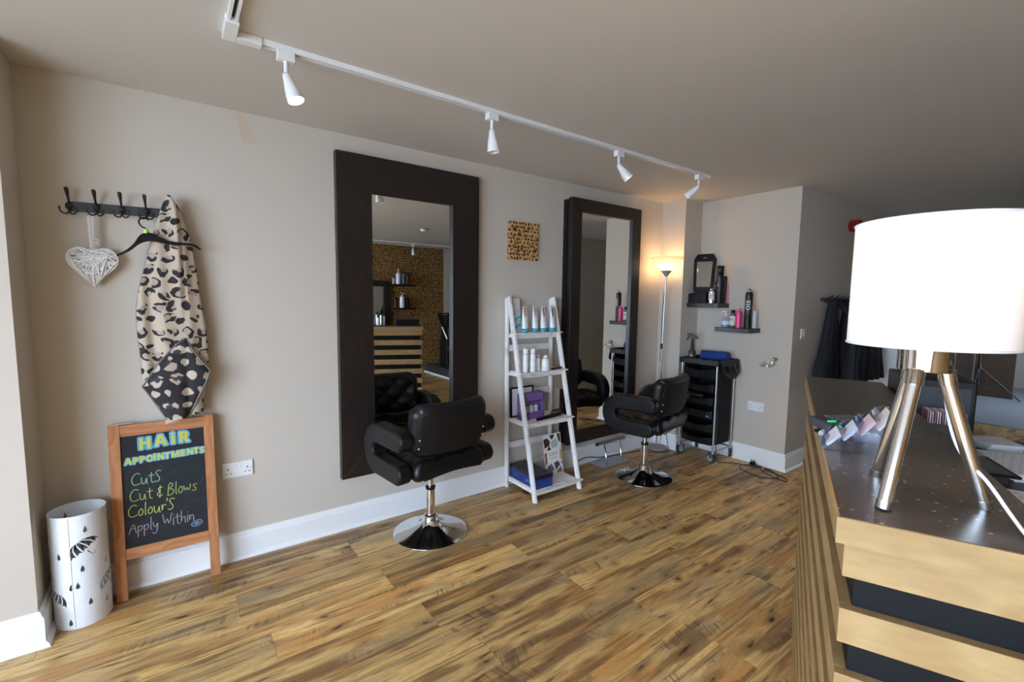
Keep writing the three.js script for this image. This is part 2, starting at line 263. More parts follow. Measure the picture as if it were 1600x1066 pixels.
struct('pavement', span(-11, -2.55, -0.2, -0.06, -6, 12), M({ color: lin(0.35, 0.34, 0.33), roughness: 0.9 }));
// skirting boards: ogee top and a bead at the floor
function skirt(name, a, b, miterA = 0, miterB = 0) {               // runs from a to b on the floor; the room lies to the left of a>b
  const s = new THREE.Shape([[0, 0], [0.034, 0], [0.034, 0.006], [0.026, 0.018], [0.019, 0.022], [0.019, 0.118], [0.016, 0.126], [0.012, 0.129], [0.009, 0.142], [0.004, 0.148], [0, 0.148]].map((p) => new THREE.Vector2(...p)));
  const A = V(a[0], 0, a[1]), B = V(b[0], 0, b[1]), d = B.clone().sub(A), L = d.length(); d.normalize();
  const g = new THREE.ExtrudeGeometry(s, { depth: L, bevelEnabled: false });
  const p = g.attributes.position;                                 // mitred ends
  for (let i = 0; i < p.count; i++) { const z = p.getZ(i); p.setZ(i, z < L / 2 ? z + miterA * p.getX(i) : z - miterB * p.getX(i)); }
  const out = V(d.z, 0, -d.x);
  g.applyMatrix4(new THREE.Matrix4().makeBasis(out, V(0, 1, 0), d)).translate(A.x, 0, A.z); 
  if (new THREE.Matrix4().makeBasis(out, V(0, 1, 0), d).determinant() < 0) console.log('mirrored', name);
  g.computeVertexNormals(); return struct(name, g, mat.skirting);
}
skirt('baseboard_left', [3.93, 0], [-0.505, 0], 1, 1);
skirt('baseboard_pier', [-0.505, 0], [-0.505, 0.278], 1, -1);
skirt('baseboard_pier', [-0.505, 0.278], [-2.4, 0.278], -1, 0);
skirt('baseboard_column', [3.93, 0.255], [3.93, 0], -1, 1);
skirt('baseboard_column', [4.21, 0.255], [3.93, 0.255], 1, -1);
skirt('baseboard_alcove', [4.21, 1.14], [4.21, 0.255], -1, 1);
skirt('baseboard_alcove', [6.75, 1.14], [4.21, 1.14], 0, -1);
// floor: laminate boards along the room, each its own piece
{
  const f = group('floor'); f.userData.kind = 'structure';
  mesh('subfloor', span(-2.55, 12.2, -0.12, -0.008, -0.95, 5.6), mat.darkBrown, f);
  const board = M({ map: floorTex, roughness: 0.42, bumpMap: floorBump, bumpScale: 0.0005 });
  const PW = 0.19, PL = 1.29;
  let row = 0;
  for (let z = -0.01; z < 5.44; z += PW, row++) {
    const shift = ((row * 0.47) % 1) * PL + rr(0, 0.12);
    for (let x = -2.41 - shift; x < 7.98; x += PL) {
      const x0 = Math.max(x, -2.41), x1 = Math.min(x + PL, 7.98); if (x1 - x0 < 0.02) continue;
      if (z > 2.62 && x0 > 3.95) continue;
      if (x0 > 4.25 && z < 0.95) continue;
      const w = x1 - x0 - 0.0012, g = bx(w, 0.008, PW - 0.0012).translate(0, -0.004, 0), k = Math.floor(rr(0, 5)), u0 = rnd(), fu = rnd() < 0.5 ? -1 : 1, fv = rnd() < 0.5 ? -1 : 1, p = g.attributes.position, uv = g.attributes.uv;
      for (let i = 0; i < p.count; i++) uv.setXY(i, u0 + fu * (p.getX(i) + w / 2) / 2.56, (k + 0.5 + 0.48 * fv * (p.getZ(i) / PW) * 2) / 5);
      if (z < 0.05 && x1 < -0.6) continue;
      const m = mesh('plank', g, board, f); m.position.set((x0 + x1) / 2, rr(-0.0003, 0), z + PW / 2);
    }
  }
  const gf = struct('floor_back_room', span(8.0, 12.1, -0.008, 0.004, -0.8, 3.4), mat.carpet); gf.userData.kind = 'structure';
}
// raised wash area with a dark step and a white edging strip
{ const p = group('floor_platform'); p.userData.kind = 'structure';
  mesh('step', span(3.95, 6.75, 0, 0.17, 2.62, 5.45), M({ color: lin(0.03, 0.03, 0.034), roughness: 0.5 }), p);
  mesh('edging_strip', span(3.935, 3.95, 0, 0.03, 2.62, 5.45), mat.white, p); }

// ------------------------------------------------------------------ the two big mirrors
function bigMirror(label, x0, x1, y0, y1, z0, z1, bL, bT, glassZ, double) {
  const t = thing('wall_mirror', label, 'mirror', [(x0 + x1) / 2, y0, 0]);
  const w = x1 - x0, h = y1 - y0, W = w / 2;
  const side = (pts, swap) => { const s = new THREE.Shape(pts.map((p) => new THREE.Vector2(...p))); return muv(ext(s, z1 - z0, 0.003).translate(0, 0, z0), 2.2, rnd(), rnd(), swap); };
  const e = 0.0007;
  mesh('frame_side', side([[-W, e], [-W, h - e], [-W + bL, h - bT], [-W + bL, bT]], true), mat.wenge, t);
  mesh('frame_side', side([[W, e], [W - bL, bT], [W - bL, h - bT], [W, h - e]], true), mat.wenge, t);
  mesh('frame_rail', side([[-W + e, h], [W - e, h], [W - bL, h - bT], [-W + bL, h - bT]], false), mat.wenge, t);
  mesh('frame_rail', side([[-W + e, 0], [-W + bL, bT], [W - bL, bT], [W - e, 0]], false), mat.wenge, t);
  mesh('glass', bx(w - 2 * bL + 0.01, h - 2 * bT + 0.01, 0.004, 0, h / 2, glassZ), mat.mirror, t);
  mesh('backing', bx(w - 0.04, h - 0.04, double ? glassZ - 0.01 : glassZ - 0.004, 0, h / 2, (double ? glassZ - 0.01 : glassZ - 0.004) / 2), mat.blackMatt, t);
  if (double) mesh('rear_frame', [span(-W - 0.008, -W + 0.05, 0.01, h - 0.012, 0.002, z0 - 0.006), span(W - 0.05, W, 0.01, h - 0.012, 0.002, z0 - 0.006)], mat.blackMatt, t);
  return t;
}
bigMirror('very wide dark wood framed mirror on the wall behind the nearer chair', 0.792, 1.768, 0.335, 2.305, 0.001, 0.05, 0.21, 0.215, 0.022, false);
bigMirror('tall narrow-framed dark wood mirror beside the floor lamp', 2.622, 3.485, 0.232, 2.283, 0.052, 0.098, 0.112, 0.105, 0.075, true);

// ------------------------------------------------------------------ styling chairs
function tuft(a, b, A) { return (x, y) => { const s = x / a + y / b, t = x / a - y / b; return A * (Math.pow(Math.abs(Math.sin(Math.PI * s) * Math.sin(Math.PI * t)), 0.45)); }; }
function makeChair(label) {
  const t = thing('styling_chair', label, 'chair', [0, 0, 0], 0, 'black styling chairs');
  mesh('base', lathe([[0, 0.001], [0.225, 0.001], [0.229, 0.004], [0.228, 0.008], [0.205, 0.014], [0.145, 0.026], [0.09, 0.046], [0.06, 0.068], [0.047, 0.092], [0.042, 0.112], [0.03, 0.118], [0, 0.118]], 64), mat.chrome, t);
  const c = mesh('column', [cyl(0.027, 0.027, 0.17, 0, 0.115, 0, 28), cyl(0.0175, 0.0175, 0.17, 0, 0.28, 0, 24)], mat.chrome, t);
  mesh('collar', cyl(0.031, 0.029, 0.016, 0, 0.279, 0, 28), mat.blackPlastic, c);
  mesh('seat_plate', [cyl(0.04, 0.03, 0.02, 0, 0.428, 0), rb(0.22, 0.012, 0.2, 0, 0.447, 0)], mat.blackMetal, t);
  const T = tuft(0.17, 0.17, 0.016);
  const seat = softBox(0.5, 0.1, 0.5, 0.045, 36, 6, 36, (o, e) => V(0, (e.y > 0.6 ? T(o.x, o.z + 0.04) : 0) + 0.016 * (1 - Math.pow(o.x / 0.25, 2)) - (o.z > 0.12 ? 0.02 * Math.pow((o.z - 0.12) / 0.13, 2) * 0.4 : 0), 0)).translate(0, 0.488, -0.005);
  const s = mesh('seat', seat, mat.leather, t);
  for (const k of [-1, 1]) mesh('piping', tube([[-0.2, 0.455, k * 0.247], [0, 0.47, k * 0.249], [0.2, 0.455, k * 0.247]], 0.004, 6), mat.leather, s);
  const T2 = tuft(0.155, 0.145, 0.024);
  const bow = (o) => 0.05 * Math.pow(o.x / 0.26, 2);
  const corner = (o, hx, hy, R) => { const a = Math.abs(o.x) - (hx - R), b = Math.abs(o.y) - (hy - R); if (a <= 0 || b <= 0) return V(0, 0, 0); const k = Math.max(a, b) / Math.hypot(a, b) - 1; return V(Math.sign(o.x) * a * k, Math.sign(o.y) * b * k, 0); };
  const tilt = new THREE.Matrix4().makeRotationX(0.17).setPosition(0, 0.722, 0.232);
  const back = softBox(0.52, 0.31, 0.085, 0.04, 44, 28, 6, (o, e) => V(0, 0, (e.z < -0.6 ? -T2(o.x, o.y) * (1 - Math.pow(Math.abs(o.x) / 0.26, 4)) * (1 - Math.pow(Math.abs(o.y) / 0.155, 4)) : 0) - bow(o)).add(corner(o, 0.26, 0.155, 0.075))).applyMatrix4(tilt);
  const b = mesh('backrest', back, mat.leather, t);
  const panel = softBox(0.465, 0.262, 0.014, 0.006, 24, 12, 2, (o) => V(0, 0, -bow(o)).add(corner(o, 0.2325, 0.131, 0.06))).translate(0, 0, 0.043).applyMatrix4(tilt); mesh('back_panel', panel, mat.leatherBack, b);
  for (let j = -1; j <= 1; j++) for (let i = -2; i <= 2; i++) { const x = (i + (j & 1 ? 0.5 : 0)) * 0.155, y = j * 0.0725; if (Math.abs(x) > 0.2) continue; mesh('button', new THREE.SphereGeometry(0.009, 10, 8).scale(1, 1, 0.6).translate(x, y, -0.045 - bow({ x })).applyMatrix4(tilt), mat.leather, b); }
  for (const k of [-1, 1]) for (const y of [-0.055, -0.105]) mesh('rivet', new THREE.SphereGeometry(0.0075, 12, 8).scale(1, 1, 0.6).translate(k * 0.222, y + 0.02, 0.051 - bow({ x: 0.222 })).applyMatrix4(tilt), mat.chrome, b);
  // arm: a horseshoe pad lying on its side, open towards the back
  const sh = new THREE.Shape(), yT = 0.735, yB = 0.435, f = -0.215, r = 0.052, back1 = 0.175, back2 = 0.16, R = (yT - yB) / 2, ym = (yT + yB) / 2, in_ = 0.036;
  sh.moveTo(back1, yT); sh.lineTo(f + R, yT + 0.004); sh.absarc(f + R, ym, R, Math.PI / 2, Math.PI * 1.5, false); sh.lineTo(back2, yB); sh.absarc(back2, yB + r + 0.004, r + 0.004, -Math.PI / 2, Math.PI / 2, false);
  sh.lineTo(f + R + 0.0, ym - in_); sh.absarc(f + R, ym, in_, -Math.PI / 2, -Math.PI * 1.5, true); sh.lineTo(back1, yT - 2 * r - 0.008); sh.absarc(back1, yT - r - 0.004, r + 0.004, -Math.PI / 2, Math.PI / 2, false);
  for (const k of [-1, 1]) {
    let g = new THREE.ExtrudeGeometry(sh, { depth: 0.05, bevelEnabled: true, bevelSize: 0.016, bevelThickness: 0.016, bevelOffset: -0.016, bevelSegments: 4, curveSegments: 20 });
    g = g.translate(0, 0, -0.025).applyMatrix4(new THREE.Matrix4().makeBasis(V(0, 0, 1), V(0, 1, 0), V(-1, 0, 0))).translate(k * 0.293, 0, 0);
    const a = mesh('armrest', g, mat.leather, t);
    mesh('arm_bracket', rod([k * 0.25, 0.66, 0.15], [k * 0.235, 0.66, 0.2], 0.012), mat.blackMetal, a); mesh('arm_bracket', rod([k * 0.26, 0.485, 0.05], [k * 0.23, 0.485, 0.05], 0.015), mat.blackMetal, a);
  }
  return t;
}
const ch1 = makeChair('black tufted styling chair facing the wide framed mirror');
ch1.position.set(1.24, 0, 0.345); ch1.rotation.y = 0.12;
const ch2 = ch1.clone(); ch2.name = numbered('styling_chair'); scene.add(ch2); ch2.position.set(3.085, 0, 0.535); ch2.rotation.y = 0.2;
ch2.userData.label = 'black styling chair in front of the salon trolley and floor lamp';

// ------------------------------------------------------------------ reception counter (turned 23 degrees)
const CU = [0.92094, -0.3897], CT = Math.atan2(0.3897, 0.92094), CO = [0.819, 2.6165];   // local x runs to the far end, local z to the inner side
const cw = (u, v) => [CO[0] + u * 0.92094 + v * 0.3897, CO[1] - u * 0.3897 + v * 0.92094];
const onTop = (u, v, y = 1.131) => { const [x, z] = cw(u, v); return [x, y, z]; };
{
  const t = thing('reception_counter', 'slatted oak reception counter with dark speckled top', 'counter', [CO[0], 0, CO[1]], CT);
  mesh('carcass', span(0.03, 1.56, 0.0, 1.086, 0.03, 0.262), P({ color: lin(0.006, 0.0065, 0.008), roughness: 0.6, specularIntensity: 0.4 }), t);
  mesh('worktop', muv(span(0.003, 1.585, 1.09, 1.13, 0.003, 0.272), 1.6), mat.stone, t);
  const trim = [muv(span(0, 1.588, 1.088, 1.1292, -0.001, 0.0035), 1, 0.1), muv(span(-0.001, 0.0035, 1.088, 1.1292, 0, 0.272), 1, 0.3), muv(span(1.585, 1.589, 1.088, 1.1292, 0, 0.272), 1, 0.6)];
  mesh('edging', trim[0], mat.oak, t); mesh('edging', trim[1], mat.oak, t); mesh('edging', trim[2], mat.oak, t);
  mesh('under_rail', muv(span(0.02, 1.57, 1.06, 1.089, 0.02, 0.27)), mat.oak, t);
  for (let k = 0; k < 10; k++) {
    const y1 = 1.087 - k * 0.11, y0 = y1 - 0.057;
    mesh('slat', muv(span(0.031, 1.5575, y0, y1, 0.012, 0.0305, 0.0015), 1, rnd() * 3, rnd()), mat.oak, t);
    mesh('slat', muv(span(0.012, 0.0308, y0, y1, 0.012, 0.268, 0.0015), 1, rnd() * 3, rnd()), mat.oak, t);
    mesh('slat', muv(span(1.5577, 1.576, y0, y1, 0.012, 0.268, 0.0015), 1, rnd() * 3, rnd()), mat.oak, t);
  }
  // desk behind it
  const d = thing('reception_desk', 'dark work desk behind the raised counter, covered in papers', 'desk', [CO[0], 0, CO[1]], CT);
  mesh('desk_top', span(0.03, 1.575, 0.915, 0.95, 0.276, 0.80), M({ color: lin(0.035, 0.03, 0.027), roughness: 0.45 }), d);
  mesh('side_panel', span(0.03, 0.06, 0, 0.915, 0.29, 0.78), mat.darkBrown, d); mesh('side_panel', span(1.54, 1.57, 0, 0.915, 0.29, 0.78), mat.darkBrown, d);
  mesh('back_panel', span(0.06, 1.54, 0.25, 0.915, 0.276, 0.29), mat.darkBrown, d);
}
// tripod table lamp on the counter
{
  const [lx, lz] = cw(0.16, 0.117), t = thing('table_lamp', 'chrome tripod table lamp with large white drum shade on the counter', 'lamp', [lx, 1.13, lz], CT);
  const lampChrome = M({ color: lin(0.86, 0.85, 0.84), metalness: 1, roughness: 0.17 }), feet = [[-0.086, -0.05], [0.082, -0.037], [0.001, 0.087]];
  feet.forEach(([x, z]) => {
    const leg = mesh('leg', rod([x, 0.012, z], [x * 0.34, 0.205, z * 0.34], 0.0105, 0.0105, 24), lampChrome, t);
    mesh('foot', [rod([x * 1.03, 0.001, z * 1.03], [x, 0.014, z], 0.0112, 0.0115, 20)], mat.satin, leg);
    mesh('leg_cap', rod([x * 0.36, 0.198, z * 0.36], [x * 0.31, 0.222, z * 0.31], 0.0125, 0.0125, 20), mat.chrome, leg);
  });
  mesh('hub', lathe([[0, 0.218], [0.034, 0.218], [0.037, 0.221], [0.037, 0.257], [0.034, 0.26], [0, 0.26]], 40), mat.chrome, t);
  mesh('bulb_holder', cyl(0.016, 0.018, 0.10, 0, 0.26, 0), mat.white, t);
  mesh('bulb', new THREE.SphereGeometry(0.028, 20, 16).translate(0, 0.395, 0), M({ color: 0xffffff, emissive: lin(6, 4.6, 3.2), roughness: 0.4 }), t);
  const r = 0.109, y0 = 0.262, y1 = 0.463;
  const shade = mesh('shade', lathe([[r - 0.0012, y0], [r, y0], [r, y1], [r - 0.0012, y1], [r - 0.0012, y0]], 72), P({ color: lin(0.92, 0.88, 0.86), roughness: 1, transmission: 0.24, thickness: 0 }), t);
  mesh('rim', [new THREE.TorusGeometry(r, 0.0018, 8, 72).rotateX(Math.PI / 2).translate(0, y0, 0), new THREE.TorusGeometry(r, 0.0018, 8, 72).rotateX(Math.PI / 2).translate(0, y1, 0)], mat.white, shade);
  mesh('spider', [0, 1, 2].map((k) => rod([0, 0.30, 0], [Math.cos(k * 2.09) * r, 0.285, Math.sin(k * 2.09) * r], 0.0012, 0.0012, 6)), mat.satin, shade);
  mesh('cord', tube([[0.012, 0.214, 0.03], [0.02, 0.17, 0.035], [0.01, 0.09, 0.055], [-0.02, 0.05, 0.085], [-0.06, 0.02, 0.1], [-0.11, 0.006, 0.105], [-0.155, 0.005, 0.106], [-0.172, 0.0, 0.108], [-0.176, -0.03, 0.109], [-0.176, -0.3, 0.111]], 0.0028, 8), mat.whiteGloss, t);
  const l = new THREE.PointLight(lin(1, 0.76, 0.52), 0.34); l.position.set(0, 0.395, 0); l.shadow.radius = 1.4; l.castShadow = true; l.name = 'bulb_light'; t.add(l);
}

// ------------------------------------------------------------------ floor lamp in the corner
{
  const t = thing('floor_lamp', 'slim silver floor lamp glowing beside the tall mirror', 'lamp', [3.808, 0, 0.125]);
  mesh('base', lathe([[0, 0.001], [0.104, 0.001], [0.106, 0.008], [0.1, 0.022], [0.03, 0.03], [0.014, 0.036], [0, 0.036]], 40), mat.grey, t);
  mesh('pole', rod([0, 0.03, 0], [-0.004, 1.70, 0.033], 0.0085, 0.0085, 16), mat.satin, t);
  const hd = new THREE.Matrix4().makeTranslation(-0.004, 1.69, 0.034);
  mesh('neck', lathe([[0, 0], [0.014, 0], [0.018, 0.01], [0.05, 0.052], [0.05, 0.056], [0, 0.056]], 32).applyMatrix4(hd), mat.grey, t);
  mesh('shade', lathe([[0.044, 0.05], [0.06, 0.064], [0.105, 0.124], [0.15, 0.176], [0.154, 0.178], [0.152, 0.18], [0.146, 0.178], [0.102, 0.128], [0.056, 0.07], [0.04, 0.058]], 48).applyMatrix4(hd), P({ color: lin(0.92, 0.84, 0.7), roughness: 0.9, transmission: 0.5, thickness: 0, emissive: lin(0.08, 0.055, 0.02) }), t);
  mesh('bulb', new THREE.SphereGeometry(0.03, 16, 12).translate(-0.004, 1.80, 0.034), M({ color: 0xffffff, emissive: lin(5, 3.2, 1.6) }), t);
  const cord = mesh('cord', tube([[-0.006, 1.58, 0.028], [-0.02, 1.45, 0.026], [-0.012, 1.2, 0.014], [-0.012, 1.02, 0.02], [-0.012, 0.9, 0.014], [0.01, 0.72, 0.02], [0.004, 0.55, 0.022], [0.02, 0.35, 0.05], [0.06, 0.18, 0.06], [0.085, 0.05, 0.07], [0.09, 0.008, 0.078], [0.05, 0.005, 0.112], [-0.05, 0.005, 0.118], [-0.118, 0.005, 0.075], [-0.12, 0.005, 0.0]], 0.003, 6), mat.cable, t);
  mesh('inline_switch', rb(0.016, 0.055, 0.018, -0.012, 1.02, 0.02, 0.004), mat.blackPlastic, cord);
  const l = new THREE.PointLight(lin(1, 0.66, 0.34), 0.17); l.position.set(-0.004, 1.80, 0.034); l.shadow.radius = 1.5; l.castShadow = true; l.name = 'uplighter_light'; t.add(l);
}

// ------------------------------------------------------------------ ceiling track and spotlights
{
  const t = thing('lighting_track', 'white ceiling lighting track with a right-angled corner', 'light track');
  const rail = (x0, x1, z0, z1) => { const alongX = x1 - x0 > z1 - z0, g = []; const y1 = CE, y0 = CE - 0.02, c = 0.006;
    if (alongX) { const m = (z0 + z1) / 2; g.push(span(x0, x1, y0, y1, z0, m - c), span(x0, x1, y0, y1, m + c, z1), span(x0, x1, y1 - 0.006, y1, m - c, m + c)); } else { const m = (x0 + x1) / 2; g.push(span(x0, m - c, y0, y1, z0, z1), span(m + c, x1, y0, y1, z0, z1), span(m - c, m + c, y1 - 0.006, y1, z0, z1)); } return g; };
  mesh('rail', rail(0.30, 3.32, 0.818, 0.85), mat.whiteGloss, t);
  mesh('rail', rail(0.19, 0.222, 0.93, 4.80), mat.whiteGloss, t);
  mesh('rail', rail(0.30, 4.4, 4.85, 4.882), mat.whiteGloss, t);
  mesh('corner_joint', [span(0.184, 0.228, CE - 0.028, CE, 0.81, 0.95, 0.003), span(0.228, 0.31, CE - 0.028, CE, 0.812, 0.856, 0.003)], mat.whiteGloss, t);
  mesh('corner_joint', [span(0.184, 0.228, CE - 0.028, CE, 4.78, 4.89, 0.003), span(0.228, 0.31, CE - 0.028, CE, 4.844, 4.888, 0.003)], mat.whiteGloss, t);
  mesh('end_cap', span(3.32, 3.342, CE - 0.022, CE, 0.816, 0.852, 0.003), mat.whiteGloss, t);
  mesh('conductor_strip', [span(0.34, 3.30, CE - 0.0125, CE - 0.006, 0.8305, 0.8375), span(0.2025, 0.2095, CE - 0.0125, CE - 0.006, 0.96, 4.78)], mat.blackMatt, t);
}
function spotHead(label, x, z, aim, lit, k = 0) {
  const t = thing('track_spotlight', label, 'spotlight', [x, CE, z], 0, 'track spotlights');
  mesh('adapter', rb(0.062, 0.035, 0.036, 0, -0.036, 0, 0.003), mat.whiteGloss, t);
  mesh('stem', cyl(0.008, 0.008, 0.05, 0, -0.1, 0, 12), mat.whiteGloss, t);
  const q = new THREE.Quaternion().setFromUnitVectors(V(0, -1, 0), V(...aim).normalize());
  const head = mesh('head', lathe([[0.0, 0.006], [0.013, 0.004], [0.0155, -0.004], [0.02, -0.03], [0.027, -0.06], [0.0305, -0.085], [0.032, -0.105], [0.0305, -0.105], [0.028, -0.085], [0.02, -0.05], [0, -0.045]], 32).applyQuaternion(q).translate(0, -0.103, 0), mat.whiteGloss, t);
  const p = V(0, -0.092, 0).applyQuaternion(q).add(V(0, -0.103, 0));
  mesh('lens', new THREE.CylinderGeometry(0.0285, 0.0285, 0.004, 24).applyQuaternion(q).translate(p.x, p.y, p.z), lit ? M({ color: 0xffffff, emissive: lin(3.2, 2.7, 2.1) }) : M({ color: lin(0.6, 0.6, 0.6), roughness: 0.2 }), head);
  if (lit) { const d = V(...aim).normalize(), l = new THREE.SpotLight(lin(1, 0.86, 0.68), k, 0, 0.62, 0.7); l.position.set(p.x + d.x * 0.012, p.y + d.y * 0.012, p.z + d.z * 0.012); l.target.position.set(p.x + d.x, p.y + d.y, p.z + d.z); l.shadow.radius = 1; l.castShadow = true; l.name = 'spot_light'; t.add(l, l.target); }
}
spotHead('lit white track spotlight nearest the track corner', 0.392, 0.834, [0.28, -1, 0.28], true, 2.2);
spotHead('unlit white track spotlight above the wide mirror, hanging nearly straight', 1.35, 0.834, [0.1, -1, 0.02], false);
spotHead('lit white track spotlight above the tall mirror', 2.315, 0.834, [0.45, -0.75, 0.38], true, 2.2);
spotHead('unlit white track spotlight at the far end, tilted towards the wall', 3.205, 0.834, [-0.25, -0.6, -0.72], false);
spotHead('white track spotlight by the leopard print wall, seen in the wide mirror', 3.45, 4.866, [0.1, -1, 0.05], false);

// ------------------------------------------------------------------ coat rack, heart, hanger, scarf
{
  const t = thing('coat_rack', 'black five-hook coat rack on the wall above the chalkboard', 'coat rack');
  const s = new THREE.Shape(); s.moveTo(-0.345, 1.824); s.lineTo(0.02, 1.832); s.absarc(0.025, 1.853, 0.021, -Math.PI / 2, Math.PI / 2); s.lineTo(-0.345, 1.866); s.absarc(-0.348, 1.845, 0.021, Math.PI / 2, -Math.PI / 2);
  mesh('rail', ext(s, 0.014, 0.002).translate(0, 0, 0.001), mat.slate, t);
  [-0.352, -0.263, -0.174, -0.085, 0.004].forEach((x, i) => {
    const y = 1.846 + i * 0.002;
    const prong = lathe([[0.0, -0.002], [0.004, 0], [0.0045, 0.03], [0.0075, 0.058], [0.0085, 0.068], [0.006, 0.075], [0, 0.077]], 12).rotateX(0.55).rotateZ(0.05).translate(x, y + 0.008, 0.022);
    const lower = [-1, 1].map((k) => tube([[x, y - 0.008, 0.022], [x + k * 0.002, y - 0.028, 0.03], [x + k * 0.010, y - 0.038, 0.042], [x + k * 0.021, y - 0.036, 0.056], [x + k * 0.028, y - 0.024, 0.064], [x + k * 0.027, y - 0.016, 0.067]], 0.0034, 8));
    mesh('hook', [prong, ball(0.0125, x, y, 0.02), cyl(0.009, 0.011, 0.008, x, y - 0.004, 0.014), ...lower, ...[-1, 1].map((k) => ball(0.0046, x + k * 0.027, y - 0.015, 0.067))], mat.blackMetal, t);
  });
  mesh('screw', [-0.31, -0.04].map((x) => new THREE.SphereGeometry(0.006, 10, 8).scale(1, 1, 0.5).translate(x, 1.847, 0.015)), mat.slate, t);
}
{
  const t = thing('wicker_heart', 'white woven wicker heart on a ribbon hanging from the coat rack', 'decoration');
  const hp = (a, k = 1) => { const s = Math.sin(a); return [-0.2845 + k * 0.0055 * 16 * s * s * s, 1.592 + k * 0.0060 * (13 * Math.cos(a) - 5 * Math.cos(2 * a) - 2 * Math.cos(3 * a) - Math.cos(4 * a))]; };
  const ring = []; for (let i = 0; i <= 64; i++) { const [x, y] = hp(i / 64 * Math.PI * 2, 0.98); ring.push([x, y, 0.048]); }
  mesh('rim', [tube(ring, 0.004, 8, 128), tube(ring.map((p) => [p[0], p[1], 0.038]), 0.004, 8, 128)], mat.wicker, t);
  const st = [], tab = []; { let acc = 0, q = hp(0); for (let i = 1; i <= 400; i++) { const w = hp(i / 400 * 6.2832); acc += Math.hypot(w[0] - q[0], w[1] - q[1]); q = w; tab.push(acc); } }
  const byLength = (f) => { const L = (f - Math.floor(f)) * tab.at(-1); return (tab.findIndex((t2) => t2 >= L) + 1) / 400 * 6.2832; };
  for (let i = 0; i < 110; i++) {
    const fa = rnd(), fb = fa + rr(0.16, 0.6), [x0, y0] = hp(byLength(fa), 0.99), [x1, y1] = hp(byLength(fb), 0.99);
    let inside = true; const mx = (x0 + x1) / 2 + 0.2845, my = (y0 + y1) / 2 - 1.592; if (Math.abs(mx) < 0.02 && my > 0.035) inside = false;
    if (!inside) continue;
    const front = i % 4 ? 1 : 0, L = Math.hypot(x1 - x0, y1 - y0), bulge = front ? 0.06 * L + rr(0, 0.006) : -0.004;
    const z = 0.05, w = rr(0.0019, 0.0029);
    st.push(tube([[x0, y0, z], [x0 * 0.7 + x1 * 0.3, y0 * 0.7 + y1 * 0.3, z + bulge], [x0 * 0.3 + x1 * 0.7, y0 * 0.3 + y1 * 0.7, z + bulge], [x1, y1, z]], w, 5, 8));
  }
  const w = mesh('woven_strands', st, mat.wicker, t); w.userData.kind = 'stuff';
  const rib = mesh('ribbon', [beam([-0.289, 1.803, 0.056], [-0.286, 1.66, 0.052], 0.011, 0.0012), beam([-0.277, 1.803, 0.054], [-0.280, 1.66, 0.05], 0.009, 0.0012), beam([-0.289, 1.803, 0.057], [-0.277, 1.803, 0.053], 0.008, 0.0012, [0, 0, 1])], mat.ribbon, t);
  mesh('bow_end', tube([[-0.281, 1.695, 0.054], [-0.27, 1.702, 0.062], [-0.258, 1.696, 0.066], [-0.268, 1.688, 0.06], [-0.28, 1.69, 0.055], [-0.262, 1.684, 0.066], [-0.257, 1.677, 0.07]], 0.0026, 6), mat.ribbon, rib);
}
{
  const t = thing('coat_hanger', 'black plastic coat hanger on the fourth rack hook', 'hanger');
  const body = new THREE.Shape(); const top = [[-0.198, 1.634], [-0.165, 1.657], [-0.135, 1.69], [-0.112, 1.728], [-0.09, 1.742], [-0.062, 1.742], [-0.04, 1.727], [-0.01, 1.713], [0.05, 1.708], [0.085, 1.707], [0.108, 1.698], [0.124, 1.68]];
  const bot = [[0.118, 1.677], [0.1, 1.689], [0.08, 1.696], [0.04, 1.697], [-0.01, 1.696], [-0.05, 1.703], [-0.085, 1.703], [-0.115, 1.688], [-0.15, 1.655], [-0.195, 1.628]];
  body.moveTo(...top[0]); body.splineThru(top.slice(1).map((p) => new THREE.Vector2(...p))); body.lineTo(...bot[0]); body.splineThru(bot.slice(1).map((p) => new THREE.Vector2(...p))); body.closePath();
  mesh('body', ext(body, 0.014, 0.004, 24).translate(0, 0, 0.102), mat.blackPlastic, t);
  mesh('hook', tube([[-0.078, 1.738, 0.109], [-0.084, 1.758, 0.1], [-0.106, 1.776, 0.085], [-0.113, 1.798, 0.072], [-0.102, 1.814, 0.066], [-0.088, 1.816, 0.06], [-0.078, 1.808, 0.056]], 0.0034, 8), mat.blackPlastic, t);
  mesh('size_marker', cyl(0.009, 0.008, 0.02, -0.088, 1.74, 0.108, 16), mat.lime, t);
}
